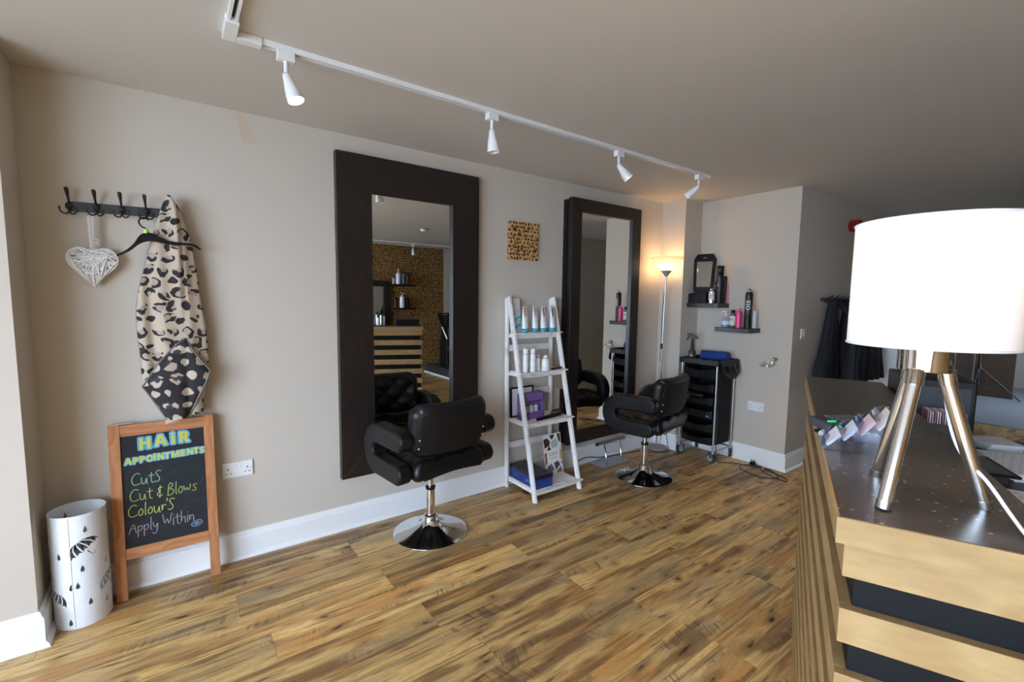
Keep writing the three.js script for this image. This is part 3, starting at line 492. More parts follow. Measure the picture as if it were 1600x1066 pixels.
{
  const t = thing('leopard_scarf', 'beige leopard print scarf draped from the end hook of the coat rack', 'scarf');
  const rows = [[1.932, -0.002, 0.009], [1.888, -0.022, 0.038], [1.795, -0.05, 0.067], [1.715, -0.072, 0.087], [1.587, -0.103, 0.102], [1.457, -0.133, 0.113], [1.38, -0.143, 0.12], [1.297, -0.145, 0.131], [1.145, -0.137, 0.135], [1.085, -0.138, 0.136], [1.0, -0.128, 0.118], [0.935, -0.095, 0.105], [0.86, -0.06, 0.102]];
  const dense = []; for (let i = 0; i + 1 < rows.length; i++) for (let k = 0; k < 5; k++) { const f = k / 5; dense.push(rows[i].map((a, j) => a + (rows[i + 1][j] - a) * f)); } dense.push(rows.at(-1));
  const folds = (x, y) => { const q = sst(1.93, 1.5, y); return 0.016 * q * Math.exp(-Math.pow((x + 0.09 - (1.4 - y) * 0.03) / 0.022, 2)) * -1 + 0.02 * Math.exp(-Math.pow((x - 0.03) / 0.03, 2)) * sst(1.2, 1.6, y) - 0.014 * Math.exp(-Math.pow((x - 0.045) / 0.008, 2)) * sst(1.15, 1.35, y) + 0.006 * Math.sin(x * 70 + y * 3); };
  mesh('cloth', ringLoft(dense.map(([y, a, b], i) => ({ y, x: (a + b) / 2, w: (b - a) / 2, z: y > 1.7 ? 0.06 : 0.055, d: 0.014 + Math.min(0.026, i * 0.001) })), 72, (t2, v, r) => { const s = Math.sin(t2); if (s < 0) return 0; const c = Math.cos(t2), X = r.x + r.w * Math.sign(c) * Math.pow(Math.abs(c), 0.75); return folds(X, r.y) * s; }), M({ map: (() => { const m = scarfTex.clone(); m.repeat.set(2.1, 2.1); return m; })(), roughness: 0.95 }), t);
  // the corner turned back, dark side out
  const L = [[1.246, 0.034, 0.038], [1.19, -0.02, 0.066], [1.13, -0.07, 0.1], [1.08, -0.1, 0.136], [1.022, -0.134, 0.117], [0.97, -0.107, 0.092], [0.91, -0.078, 0.066], [0.865, -0.056, 0.045], [0.85, -0.047, 0.03]];
  const pos = [], uv = [], idx = [], N = 24, dl = []; for (let i = 0; i + 1 < L.length; i++) for (let k = 0; k < 4; k++) dl.push(L[i].map((a, j) => a + (L[i + 1][j] - a) * k / 4)); dl.push(L.at(-1));
  for (const side of [0, 1]) dl.forEach(([y, a, b]) => { for (let i = 0; i <= N; i++) { const f = i / N, x = a + (b - a) * f; const z = 0.122 - side * 0.004 - 0.012 * Math.exp(-Math.pow((x - 0.04) / 0.014, 2)) * sst(1.25, 1.15, y) - 0.018 * Math.pow(2 * f - 1, 4) + 0.005 * Math.sin(x * 45 + y * 9) - 0.012 * sst(1.2, 1.25, y); pos.push(x, y, z); uv.push(x * 2.1, y * 2.1); } });
  const MM = N + 1, K = dl.length * MM; for (let j = 0; j + 1 < dl.length; j++) for (let i = 0; i < N; i++) { const a = j * MM + i, b = a + MM; idx.push(a, b, a + 1, a + 1, b, b + 1); idx.push(K + a, K + a + 1, K + b, K + a + 1, K + b + 1, K + b); }
  const g = new THREE.BufferGeometry(); g.setAttribute('position', new THREE.Float32BufferAttribute(pos, 3)); g.setAttribute('uv', new THREE.Float32BufferAttribute(uv, 2)); g.setIndex(idx); g.computeVertexNormals();
  const flap = mesh('turned_corner', g, M({ map: scarfBackTex, roughness: 0.95 }), t); flap.userData.label = 'dark reverse side of the scarf';
  const at = (i, e) => { const [y, a, b] = dl[i]; const x = e ? b : a; return [x, y, 0.105 - 0.012 * Math.exp(-Math.pow((x - 0.04) / 0.014, 2)) * sst(1.25, 1.15, y) + 0.005 * Math.sin(x * 45 + y * 9) - 0.012 * sst(1.2, 1.25, y)]; };
  const grey = M({ color: lin(0.2, 0.185, 0.175), roughness: 0.9 });
  mesh('hem', [tube(dl.map((_, i) => at(i, 0)), 0.0042, 6), tube(dl.map((_, i) => at(i, 1)), 0.0042, 6), tube(rows.slice(3, 10).map(([y, a]) => [a + 0.002, y, 0.06]), 0.004, 6)], grey, flap);
  const fr = []; for (let i = 0; i < 16; i++) { const f = i / 15, x = -0.055 + f * 0.05, y = 0.862 - 0.01 + f * 0.012; fr.push(tube([[x, y, 0.113], [x + 0.002, y - 0.012, 0.116], [x + rr(-0.002, 0.004), y - 0.02, 0.116]], 0.0014, 5, 4)); }
  mesh('fringe', fr, M({ color: lin(0.62, 0.57, 0.53), roughness: 0.9 }), flap);
}

// ------------------------------------------------------------------ chalkboard A-sign leaning on the wall
{
  const t = thing('chalkboard_sign', 'wooden framed chalkboard advertising hair appointments, leaning on the wall', 'chalkboard', [-0.068, 0, 0.103]);
  const lean = new THREE.Group(); lean.name = 'board'; lean.rotation.x = -0.085; t.add(lean); t.rotation.y = -0.02;
  const W = 0.2085, H = 0.84, D = 0.02, sw = 0.043;
  mesh('stile', muv(span(-W, -W + sw, 0, H, 0, D, 0.002), 2.2, 0, 0, true), mat.pine, lean); mesh('stile', muv(span(W - sw, W, 0, H, 0, D, 0.002), 2.2, 0.4, 0.3, true), mat.pine, lean);
  mesh('rail', muv(span(-W + sw, W - sw, H - 0.046, H - 0.004, 0, D - 0.001, 0.002), 2.2, 0.2, 0.6), mat.pine, lean); mesh('rail', muv(span(-W + sw, W - sw, 0.19, 0.243, 0, D - 0.001, 0.002), 2.2, 0.7, 0.1), mat.pine, lean);
  const glyph = { C: [0.85, [[0.75, 0.85], [0.5, 1], [0.15, 0.75], [0.05, 0.4], [0.2, 0.08], [0.5, 0], [0.8, 0.12]]], u: [0.68, [[0.05, 0.55], [0.05, 0.2], [0.2, 0], [0.4, 0.1], [0.5, 0.55], [0.5, 0.1], [0.6, 0]]], t: [0.5, [[0.2, 0.85], [0.2, 0.15], [0.35, 0], [0.45, 0.05]], [[0, 0.6], [0.45, 0.62]]], s: [0.52, [[0.45, 0.5], [0.25, 0.58], [0.08, 0.45], [0.25, 0.3], [0.42, 0.15], [0.25, 0], [0.02, 0.06]]], S: [0.62, [[0.55, 0.85], [0.3, 0.98], [0.08, 0.75], [0.3, 0.5], [0.5, 0.25], [0.3, 0], [0.02, 0.1]]], '&': [0.65, [[0.5, 0.75], [0.25, 0.8], [0.12, 0.6], [0.35, 0.48], [0.1, 0.35], [0.1, 0.12], [0.35, 0.05], [0.55, 0.15]], [[0.32, 0.9], [0.32, -0.05]]], B: [0.7, [[0.08, 0], [0.1, 1], [0.45, 0.95], [0.5, 0.7], [0.12, 0.52], [0.55, 0.45], [0.6, 0.15], [0.35, 0], [0.05, 0.02]]], l: [0.25, [[0.1, 1], [0.08, 0.1], [0.18, 0]]], o: [0.56, [[0.3, 0.56], [0.08, 0.4], [0.08, 0.12], [0.28, 0], [0.46, 0.15], [0.46, 0.42], [0.28, 0.56]]], w: [0.78, [[0, 0.55], [0.12, 0.05], [0.3, 0.45], [0.45, 0.05], [0.64, 0.5], [0.58, 0.6]]], "'": [0.18, [[0.1, 1], [0.05, 0.8]]], r: [0.42, [[0.05, 0.55], [0.08, 0], [0.1, 0.35], [0.25, 0.55], [0.4, 0.5]]], A: [0.68, [[0, 0], [0.3, 1], [0.6, 0]], [[0.12, 0.35], [0.5, 0.38]]], p: [0.52, [[0.05, 0.5], [0.08, -0.35]], [[0.06, 0.4], [0.3, 0.58], [0.45, 0.35], [0.3, 0.1], [0.07, 0.12]]], y: [0.55, [[0.02, 0.55], [0.1, 0.2], [0.3, 0.15], [0.45, 0.55], [0.4, -0.2], [0.2, -0.38], [0, -0.25]]], W: [0.88, [[0, 1], [0.18, 0.05], [0.4, 0.75], [0.58, 0.05], [0.8, 1]]], i: [0.22, [[0.08, 0.55], [0.1, 0]], [[0.08, 0.8], [0.1, 0.83]]], h: [0.55, [[0.05, 1], [0.08, 0], [0.1, 0.35], [0.3, 0.55], [0.42, 0.4], [0.44, 0]]], n: [0.56, [[0.05, 0.55], [0.08, 0], [0.1, 0.35], [0.3, 0.55], [0.42, 0.4], [0.46, 0]]], ' ': [0.3] };
  const tex = canvasTex(660, 1104, (g, w, h) => {
    g.fillStyle = '#1c1f24'; g.fillRect(0, 0, w, h);
    for (let i = 0; i < 90; i++) { g.strokeStyle = `rgba(120,140,160,${rr(0.01, 0.035)})`; g.lineWidth = rr(8, 40); g.lineCap = 'round'; g.beginPath(); const x = rr(0, w), y = rr(330, 950); g.moveTo(x, y); g.quadraticCurveTo(x + rr(-120, 120), y + rr(-60, 60), x + rr(-200, 200), y + rr(-90, 90)); g.stroke(); }
    g.lineJoin = 'round'; g.lineCap = 'round';
    const block = (text, xs, y, size, step, tilt) => { g.font = `900 ${size}px sans-serif`; [...text].forEach((c, i) => { g.save(); g.translate(xs + step[i], y + tilt * step[i] + rr(-3, 3)); g.rotate(rr(-0.06, 0.04)); g.lineWidth = size * 0.2; g.strokeStyle = '#5a9cc0'; g.strokeText(c, 0, 0); g.lineWidth = size * 0.05; g.fillStyle = '#c2c04e'; g.fillText(c, 0, 0); g.restore(); }); };
    block('HAiR', 130, 168, 148, [0, 128, 250, 310], -0.03);
    block('APPOiNTMENTS', 26, 302, 82, [0, 56, 108, 158, 214, 242, 300, 352, 424, 476, 536, 586], -0.02);
    const write = (text, x, y, size, col, lw) => { g.strokeStyle = col; for (const c of text) { const G = glyph[c]; for (const st of G.slice(1)) for (let pass = 0; pass < 2; pass++) { g.lineWidth = lw * (pass ? 0.6 : 1); g.globalAlpha = pass ? 0.9 : 0.55; const q = st.map(([a, b]) => [x + (a + b * 0.08) * size * 0.72, y - b * size]); g.beginPath(); g.moveTo(...q[0]); for (let i = 1; i < q.length - 1; i++) g.quadraticCurveTo(q[i][0], q[i][1], (q[i][0] + q[i + 1][0]) / 2, (q[i][1] + q[i + 1][1]) / 2); g.lineTo(...q.at(-1)); g.stroke(); } x += G[0] * size * 0.72; } g.globalAlpha = 1; };
    write('CutS', 62, 512, 122, '#93b48c', 9); write('Cut & Blows', 44, 664, 122, '#a9b85c', 9); write("Colour'S", 26, 812, 122, '#b4c052', 10); write('Apply Within', 32, 968, 124, '#a99aa6', 8);
    for (const [x, y] of [[60, 372], [590, 400], [404, 424], [626, 560], [612, 580], [470, 640], [292, 356], [306, 370]]) { g.fillStyle = '#8b979c'; g.fillRect(x, y, 5, 4); }
    g.strokeStyle = '#5ab4dc'; g.lineWidth = 8; g.beginPath(); g.ellipse(560, 1000, 44, 27, -0.25, 0, 7); g.stroke(); g.fillStyle = '#3c4a58'; g.fill(); g.strokeStyle = '#c88a7c'; g.lineWidth = 6; g.beginPath(); g.ellipse(560, 1000, 14, 11, 0, 0, 7); g.stroke();
  });
  const b = bx(2 * (W - sw) + 0.004, H - 0.046 - 0.243 + 0.004, 0.006, 0, (H - 0.046 + 0.243) / 2, 0.009);
  mesh('chalk_panel', b, M({ map: tex, roughness: 0.8 }), lean);
  const hinge = mat.satin; mesh('hinge', [span(-W + 0.008, -W + 0.085, H, H + 0.004, -0.002, 0.016)], hinge, lean); mesh('hinge', [span(W - 0.07, W - 0.004, H, H + 0.004, -0.002, 0.016)], hinge, lean);
  const r = group('rear_frame', t); r.rotation.x = -0.035; r.position.set(0, 0, -0.032);
  mesh('stile', muv(span(-W, -W + 0.03, 0.0, H - 0.02, -0.01, 0.006), 2), mat.pine, r); mesh('stile', muv(span(W - 0.03, W, 0.0, H - 0.02, -0.01, 0.006), 2), mat.pine, r); mesh('rail', muv(span(-W + 0.03, W - 0.03, H - 0.06, H - 0.022, -0.01, 0.006), 2), mat.pine, r);
  mesh('chain', tube([[-W - 0.003, 0.47, 0.0], [-W - 0.008, 0.44, 0.006], [-W - 0.004, 0.40, 0.01]], 0.003, 6), mat.satin, t);
}

// ------------------------------------------------------------------ umbrella stand
{
  const R = 0.097, H = 0.505, t = thing('umbrella_stand', 'white metal umbrella stand with cut-out umbrellas and raindrops', 'umbrella stand', [-0.385, 0, 0.142]);
  const L = 2 * Math.PI * R, sheet = new THREE.Shape([[0, 0], [L, 0], [L, H], [0, H]].map((p) => new THREE.Vector2(...p)));
  const hole = (pts) => sheet.holes.push(new THREE.Path(pts.map((p) => new THREE.Vector2(...p))));
  const S = (deg) => L / 2 + deg / 180 * Math.PI * R;               // 0 degrees faces the room
  const drop = (deg, y, s = 0.013, tilt = 0) => { const p = []; for (let i = 0; i < 14; i++) { const a = i / 14 * Math.PI * 2, k = Math.pow(Math.sin(a / 2), 1.5); const x = 0.72 * s * Math.sin(a) * k, yy = s * Math.cos(a) * 1.1; p.push([S(deg) + x * Math.cos(tilt) + yy * Math.sin(tilt), y + yy * Math.cos(tilt) - x * Math.sin(tilt)]); } hole(p); };
  const brolly = (deg, y, s, tilt) => {
    const put = ([x, yy]) => [S(deg) + s * (x * Math.cos(tilt) + yy * Math.sin(tilt)), y + s * (yy * Math.cos(tilt) - x * Math.sin(tilt))];
    const n = 5; for (let k = 0; k < n; k++) {
      const a = -1 + 2 * k / n + 0.045, b = -1 + 2 * (k + 1) / n - 0.045, p = [];
      for (let i = 0; i <= 6; i++) { const v = 0.94 - i / 6 * 0.94; p.push(put([a * Math.sqrt(1 - v * v), v * 0.85])); }
      for (let i = 1; i < 5; i++) { const f = i / 5, x = a + (b - a) * f; p.push(put([x, 0.13 * Math.sin(Math.PI * f)])); }
      for (let i = 0; i <= 6; i++) { const v = i / 6 * 0.94; p.push(put([b * Math.sqrt(1 - v * v), v * 0.85])); }
      hole(p);
    }
    hole([[-0.035, -0.08], [0.035, -0.08], [0.035, -0.42], [-0.035, -0.42]].map(put));
    const j = []; for (let i = 0; i <= 6; i++) { const a = Math.PI + i / 6 * Math.PI; j.push(put([0.11 + 0.145 * Math.cos(a), -0.48 + 0.14 * Math.sin(a)])); } for (let i = 6; i >= 0; i--) { const a = Math.PI + i / 6 * Math.PI; j.push(put([0.11 + 0.09 * Math.cos(a), -0.48 + 0.09 * Math.sin(a)])); } hole(j);
  };
  brolly(12, 0.345, 0.062, -0.62); brolly(66, 0.158, 0.058, -0.62); brolly(-66, 0.125, 0.058, 0.4); brolly(180 - 35, 0.3, 0.06, 0.5); brolly(-140, 0.3, 0.06, -0.5);
  for (const [d, y] of [[12, 0.44], [-72, 0.42], [-44, 0.335], [2, 0.268], [-22, 0.192], [-9, 0.195], [13, 0.108], [52, 0.083], [-28, 0.034], [62, 0.32], [58, 0.262], [-155, 0.455], [130, 0.43], [160, 0.12], [100, 0.22], [-105, 0.25], [105, 0.4], [-115, 0.44]]) drop(d, y, 0.0145, 0);
  let g = new THREE.ExtrudeGeometry(sheet, { depth: 0.0014, bevelEnabled: false, curveSegments: 4 });
  g = new TessellateModifier(0.016, 9).modify(g.index ? g.toNonIndexed() : g);
  const p = g.attributes.position; for (let i = 0; i < p.count; i++) { const a = (p.getX(i) - L / 2) / R + 0.14, r = R - 0.0014 + p.getZ(i); p.setXYZ(i, r * Math.sin(a), p.getY(i), r * Math.cos(a)); }
  g.deleteAttribute('normal'); g.deleteAttribute('uv'); g = toCreasedNormals(g, 0.5);
  mesh('body', g, mat.whiteMetal, t);
  mesh('seam', rod([-0.2 * R, 0.004, R * 0.985], [-0.2 * R, H - 0.004, R * 0.985], 0.0016, 0.0016, 6), mat.whiteMetal, t);
  mesh('rolled_rim', new THREE.TorusGeometry(R - 0.0007, 0.0015, 8, 64).rotateX(Math.PI / 2).translate(0, H, 0), mat.whiteMetal, t);
  mesh('tray', cyl(R - 0.003, R - 0.003, 0.006, 0, 0.001, 0, 40), mat.whiteMetal, t);
}

// ------------------------------------------------------------------ sockets, switch, alarm, wall art
function socket(label, p, turn) {
  const t = thing('power_socket', label, 'socket', p, turn, 'double wall sockets');
  mesh('plate', rb(0.146, 0.086, 0.009, 0, 0, 0.0045, 0.004), mat.whiteGloss, t);
  for (const x of [-0.045, 0.045]) { mesh('pin_hole', [bx(0.005, 0.009, 0.002, x * 1.02, 0.006, 0.009), bx(0.008, 0.004, 0.002, x - 0.011, -0.018, 0.009), bx(0.008, 0.004, 0.002, x + 0.011, -0.018, 0.009)], mat.blackMatt, t); mesh('screw', new THREE.SphereGeometry(0.003, 8, 6).translate(x * 1.42, 0, 0.008), mat.grey, t); }
  for (const x of [-0.009, 0.009]) mesh('rocker', rb(0.013, 0.024, 0.006, x, 0.022, 0.0095, 0.002), mat.white, t);
}
socket('white double socket on the wall to the right of the chalkboard', [0.247, 0.508, 0], 0);
socket('white double socket low on the alcove wall beside the trolley', [4.21, 0.52, 0.875], -Math.PI / 2);
{ const t = thing('light_switch', 'white light switch on the wall left of the black gowns', 'switch', [4.40, 1.19, 1.14]); mesh('plate', rb(0.086, 0.086, 0.009, 0, 0, 0.0045, 0.003), mat.whiteGloss, t); mesh('rocker', rb(0.024, 0.038, 0.008, 0, 0, 0.009, 0.002), mat.white, t); }
{ const t = thing('alarm_sounder', 'round red alarm sounder high on the corridor wall', 'alarm', [5.3, 2.2, 1.14]); mesh('body', lathe([[0, 0], [0.055, 0], [0.055, 0.06], [0.05, 0.085], [0.03, 0.095], [0, 0.095]], 28).rotateX(Math.PI / 2), mat.red, t); mesh('base', cyl(0.05, 0.05, 0.004, 0, 0, 0, 24).rotateX(Math.PI / 2).translate(0, 0, 0.001), mat.white, t); }
{ const t = thing('leopard_canvas', 'small square leopard print canvas between the two mirrors', 'picture', [2.193, 1.90, 0.0]); mesh('canvas', muv(rb(0.282, 0.288, 0.022, 0, 0, 0.012, 0.002)), mat.leoArt, t); mesh('stretcher', bx(0.25, 0.25, 0.001, 0, 0, 0.0006), mat.pine, t); }
{ const t = thing('smoke_detector', 'white smoke detector on the ceiling, reflected in the wide mirror', 'smoke detector', [2.86, CE, 3.18]); mesh('body', lathe([[0, -0.045], [0.03, -0.044], [0.045, -0.034], [0.052, -0.02], [0.055, 0], [0, 0]], 28), mat.cream, t); mesh('sensor', cyl(0.02, 0.015, 0.008, 0, -0.052, 0), mat.grey, t); }

// ------------------------------------------------------------------ ladder shelf
{
  const t = thing('ladder_shelf', 'whitewashed four-tier folding ladder shelf against the wall', 'shelf');
  const X0 = 2.035, X1 = 2.475, zT = 0.052, zB = 0.405, H = 1.475, zf = (y) => zT + (zB - zT) * (1 - y / H);
  for (const x of [X0, X1]) {
    mesh('rear_leg', muv(beam([x, 0, 0.05], [x, H - 0.01, 0.028], 0.017, 0.035), 2, rnd(), 0, true), mat.wash, t);
    mesh('front_leg', muv(beam([x + (x < 2.2 ? 0.017 : -0.017) * 0, 0.0, zB], [x, H, zT], 0.018, 0.04), 2, rnd(), 0, true), mat.wash, t);
  }
  const tiers = [[1.205, 0.145], [0.915, 0.225], [0.555, 0.30], [0.085, 0.40]];
  tiers.forEach(([y, zfr]) => {
    const s = mesh('shelf_board', muv(span(X0 + 0.011, X1 - 0.011, y - 0.010, y, 0.06, zfr - 0.012, 0.002), 2, rnd(), rnd()), mat.wash, t);
    mesh('shelf_lip', muv(span(X0 - 0.012, X1 + 0.012, y - 0.009, y, zf(y) + 0.021, zf(y) + 0.05, 0.002), 2, rnd(), rnd()), mat.wash, s);
    mesh('front_rail', muv(span(X0 + 0.01, X1 - 0.01, y - 0.045, y - 0.012, zf(y) - 0.012, zf(y) + 0.006, 0.002), 2, rnd(), rnd()), mat.wash, t);
    for (const x of [X0 + 0.016, X1 - 0.016]) mesh('side_rail', muv(span(x - 0.006, x + 0.006, y - 0.036, y - 0.011, 0.045, zf(y) + 0.0, 0.002), 2, rnd(), rnd()), mat.wash, t);
  });
  for (const y of [1.06, 0.70, 0.30]) mesh('back_rail', muv(span(X0 + 0.009, X1 - 0.009, y, y + 0.05, 0.036, 0.046, 0.002), 2, rnd(), rnd()), mat.wash, t);
}
// products on the ladder shelf
function squeezeTube(label, x, z, accent, h = 0.165, turn = 0) {
  const t = thing('squeeze_tube', label, 'hair product', [x, 1.2055, z], turn, 'tubes on the top shelf'); t.scale.set(1.35, 1.2, 1.15);
  mesh('cap', lathe([[0, 0], [0.021, 0], [0.022, 0.003], [0.022, 0.026], [0, 0.026]], 28), mat.teal, t);
  const pos = [], idx = [], uv = [], N = 28, J = 10; for (let j = 0; j <= J; j++) { const f = j / J, w = 0.0205 + 0.005 * f, d = 0.0205 * (1 - Math.pow(f, 1.4)) + 0.0012; for (let i = 0; i <= N; i++) { const a = i / N * Math.PI * 2; pos.push(w * Math.sin(a), 0.026 + (h - 0.026) * f, d * Math.cos(a)); uv.push(i / N, f); } }
  for (let j = 0; j < J; j++) for (let i = 0; i < N; i++) { const a = j * (N + 1) + i, b = a + N + 1; idx.push(a, a + 1, b, a + 1, b + 1, b); }
  const g = new THREE.BufferGeometry(); g.setAttribute('position', new THREE.Float32BufferAttribute(pos, 3)); g.setAttribute('uv', new THREE.Float32BufferAttribute(uv, 2)); g.setIndex(idx); g.computeVertexNormals();
  const tex = canvasTex(256, 256, (c, w) => { c.fillStyle = '#eceef0'; c.fillRect(0, 0, w, w); for (const cx of [6, 250]) for (let k = 0; k < 6; k++) { c.fillStyle = accent; c.globalAlpha = 0.9; c.beginPath(); c.ellipse(cx + 26 + (k % 2) * 8 - (cx > 100 ? 40 : 0), 26 + k * 17, 17 - k, 8, -0.5, 0, 7); c.fill(); } c.globalAlpha = 1; c.fillStyle = '#9aa0a6'; c.fillRect(2, 160, 26, 3); c.fillRect(2, 172, 20, 2); c.fillRect(232, 172, 20, 2); });
  mesh('body', g, P({ map: tex, roughness: 0.3, clearcoat: 0.3 }), t);
}
squeezeTube('white squeeze tube with teal cap and orange mark', 2.140, 0.118, '#ef7a2e', 0.166, 0.3);
squeezeTube('white squeeze tube with teal cap and pale salmon mark', 2.238, 0.118, '#d99a86', 0.164, 0.3);
squeezeTube('white squeeze tube with teal cap and magenta mark', 2.322, 0.118, '#d8206e', 0.166, 0.3);
squeezeTube('white squeeze tube with teal cap and black mark, at the right end', 2.415, 0.118, '#2a2a2e', 0.162, 0.3);
squeezeTube('white squeeze tube with teal cap standing behind the other tubes', 2.368, 0.082, '#9cc4cc', 0.164, 0.3);
{ const t = thing('product_carton', 'tall white carton behind the tubes on the top shelf', 'box', [2.435, 1.2055, 0.074], 0.0); mesh('carton', rb(0.045, 0.205, 0.03, 0, 0.103, 0, 0.001), mat.white, t); mesh('print', bx(0.012, 0.012, 0.0005, -0.002, 0.165, 0.0153), mat.slate, t); }
{ const t = thing('leaflet_card', 'white display card with teal swirls leaning on the top shelf', 'card', [2.087, 1.2055, 0.082], 0.05); const tex = canvasTex(256, 512, (g, w, h) => { g.fillStyle = '#d9d8da'; g.fillRect(0, 0, w, h); g.lineCap = 'round'; for (const [y, c, lw] of [[470, '#4fb0bd', 46], [410, '#8fcfd6', 30], [352, '#57b3bd', 40], [300, '#b9dfe2', 22], [250, '#a9d6d8', 30]]) { g.strokeStyle = c; g.lineWidth = lw; g.beginPath(); g.moveTo(-20, y + 40); g.bezierCurveTo(80, y + 30, 120, y - 90, 290, y - 70); g.stroke(); } g.strokeStyle = '#c8a59c'; g.lineWidth = 8; g.beginPath(); g.moveTo(0, 330); g.lineTo(50, 300); g.stroke(); g.strokeStyle = '#b9babf'; g.lineWidth = 3; g.beginPath(); g.moveTo(0, 60); g.bezierCurveTo(100, 120, 150, 80, 256, 170); g.stroke(); }); mesh('card', bx(0.092, 0.255, 0.003, 0, 0.1275, 0).rotateX(-0.1).translate(0, 0.001, 0), M({ map: tex, roughness: 0.5 }), t); }
function bottle(name, label, cat, p, prof, m, cap, cm, group_, bands = [], turn = 0) {
  const t = thing(name, label, cat, p, turn, group_); mesh('body', lathe(prof, 28), m, t); if (cap) mesh('cap', Array.isArray(cap[0]) ? lathe(cap, 24) : cap, cm, t);
  for (const [r, y0, y1, bm] of bands) mesh('label_band', new THREE.CylinderGeometry(r, r, y1 - y0, 28, 1, true).translate(0, (y0 + y1) / 2, 0), bm, t); return t;
}
const cylProf = (r, h, sh = 0.008) => [[0, 0], [r - 0.002, 0], [r, 0.002], [r, h - sh], [r * 0.86, h - sh * 0.4], [r * 0.6, h], [0, h]];
const textBand = (txt, bg, fg, size = 40, vertical = false) => M({ map: canvasTex(256, 256, (g, w, h) => { g.fillStyle = bg; g.fillRect(0, 0, w, h); g.fillStyle = fg; g.font = `bold ${size}px sans-serif`; g.textAlign = 'center'; for (const cx of [64, 192]) { g.save(); g.translate(cx, 128); if (vertical) g.rotate(-Math.PI / 2); g.fillText(txt, 0, size * 0.3); g.restore(); if (!vertical) { g.fillRect(cx - 30, 150, 60, 3); g.fillRect(cx - 24, 162, 48, 2); } } }), roughness: 0.4 });
const S2 = 0.9155;
bottle('mousse_can', 'tall white mousse bottle at the left of the second ladder shelf', 'hair product', [2.098, S2, 0.185], [[0, 0], [0.018, 0], [0.02, 0.003], [0.02, 0.13], [0.018, 0.138], [0, 0.138]], mat.whiteGloss, [[0, 0.138], [0.0185, 0.138], [0.0185, 0.168], [0.015, 0.178], [0, 0.18]], mat.white, 'bottles on the second ladder shelf', [[0.0203, 0.05, 0.075, textBand('', '#eeeeee', '#777', 20)]]);
bottle('mousse_can', 'tall white mousse bottle second from the left on the second ladder shelf', 'hair product', [2.158, S2, 0.2], [[0, 0], [0.019, 0], [0.021, 0.003], [0.021, 0.13], [0.019, 0.138], [0, 0.138]], mat.whiteGloss, [[0, 0.138], [0.0192, 0.138], [0.0192, 0.168], [0.016, 0.176], [0, 0.178]], mat.white, 'bottles on the second ladder shelf', [[0.0213, 0.045, 0.07, textBand('', '#eeeeee', '#777', 20)]]);
bottle('serum_bottle', 'small white bottle with round lilac cap on the second ladder shelf', 'hair product', [2.222, S2, 0.178], cylProf(0.019, 0.1), mat.whiteGloss, ball(0.019, 0, 0.116, 0), mat.lilac, 'bottles on the second ladder shelf');
bottle('treatment_bottle', 'squat white bottle on the second ladder shelf', 'hair product', [2.285, S2, 0.195], cylProf(0.031, 0.095, 0.012), mat.cream, [[0, 0.094], [0.017, 0.094], [0.017, 0.115], [0, 0.116]], mat.white, 'bottles on the second ladder shelf', [[0.0313, 0.03, 0.075, textBand('', '#f2efe8', '#9a948a', 20)]]);
{ const t = thing('hair_brush', 'slim black brush at the right of the second ladder shelf', 'brush', [2.42, S2 + 0.008, 0.19], 0.15); mesh('handle', rod([-0.05, 0, 0], [0.045, 0, 0], 0.005, 0.007), mat.blackPlastic, t); mesh('head', rb(0.04, 0.012, 0.02, -0.06, 0, 0, 0.005), mat.blackPlastic, t); }
const S3 = 0.5555;
{ const t = thing('certificate_frame', 'black framed white certificate behind the purple gift set', 'picture frame', [2.15, S3, 0.088], 0.03); mesh('frame', [bx(0.23, 0.012, 0.014, 0, 0.006, 0), bx(0.23, 0.012, 0.014, 0, 0.224, 0), bx(0.012, 0.206, 0.014, -0.109, 0.115, 0), bx(0.012, 0.206, 0.014, 0.109, 0.115, 0)], mat.blackPlastic, t); mesh('print', bx(0.208, 0.208, 0.006, 0, 0.115, -0.001), mat.paper, t); t.rotation.x = -0.05; }
{ const t = thing('gift_set_box', 'purple gift set box with a window showing white bottles', 'box', [2.165, S3, 0.175], 0.1); const w = 0.22, h = 0.195, d = 0.07;
  mesh('box', [rb(w, 0.05, d, 0, 0.025, 0, 0.001), rb(w, 0.075, d, 0, h - 0.0375, 0, 0.001), rb(0.02, h, d, -w / 2 + 0.01, h / 2, 0, 0.001), rb(0.02, h, d, w / 2 - 0.01, h / 2, 0, 0.001), bx(w, h, 0.003, 0, h / 2, -d / 2 + 0.002)], mat.purple, t);
  mesh('window', bx(w - 0.042, 0.051, 0.001, 0, 0.075, d / 2 - 0.004), mat.clear, t);
  for (const x of [-0.05, 0, 0.05]) mesh('mini_bottle', cyl(0.017, 0.018, 0.05, x, 0.05, 0.004), mat.cream, t);
  mesh('print', bx(0.15, 0.01, 0.0006, 0, 0.135, d / 2 + 0.0003), M({ color: lin(0.08, 0.03, 0.14) }), t); }
{ const t = thing('curling_wand', 'black curling wand with coiled lead on the third ladder shelf', 'curling wand', [2.30, S3, 0.262], 0.14); mesh('barrel', rod([-0.16, 0.016, 0.0], [-0.01, 0.016, 0], 0.0135, 0.015), mat.blackPlastic, t); mesh('handle', rod([-0.01, 0.018, 0], [0.11, 0.018, 0], 0.016, 0.014), mat.blackPlastic, t); const c = []; for (let i = 0; i <= 60; i++) { const a = i / 60 * 31; c.push([0.02 + 0.10 * i / 60, 0.034 + 0.018 * Math.cos(a), -0.01 + 0.024 * Math.sin(a)]); } c.push([0.15, 0.06, -0.02], [0.16, 0.085, -0.05]); mesh('lead', tube(c, 0.004, 6, 220), mat.cable, t); }
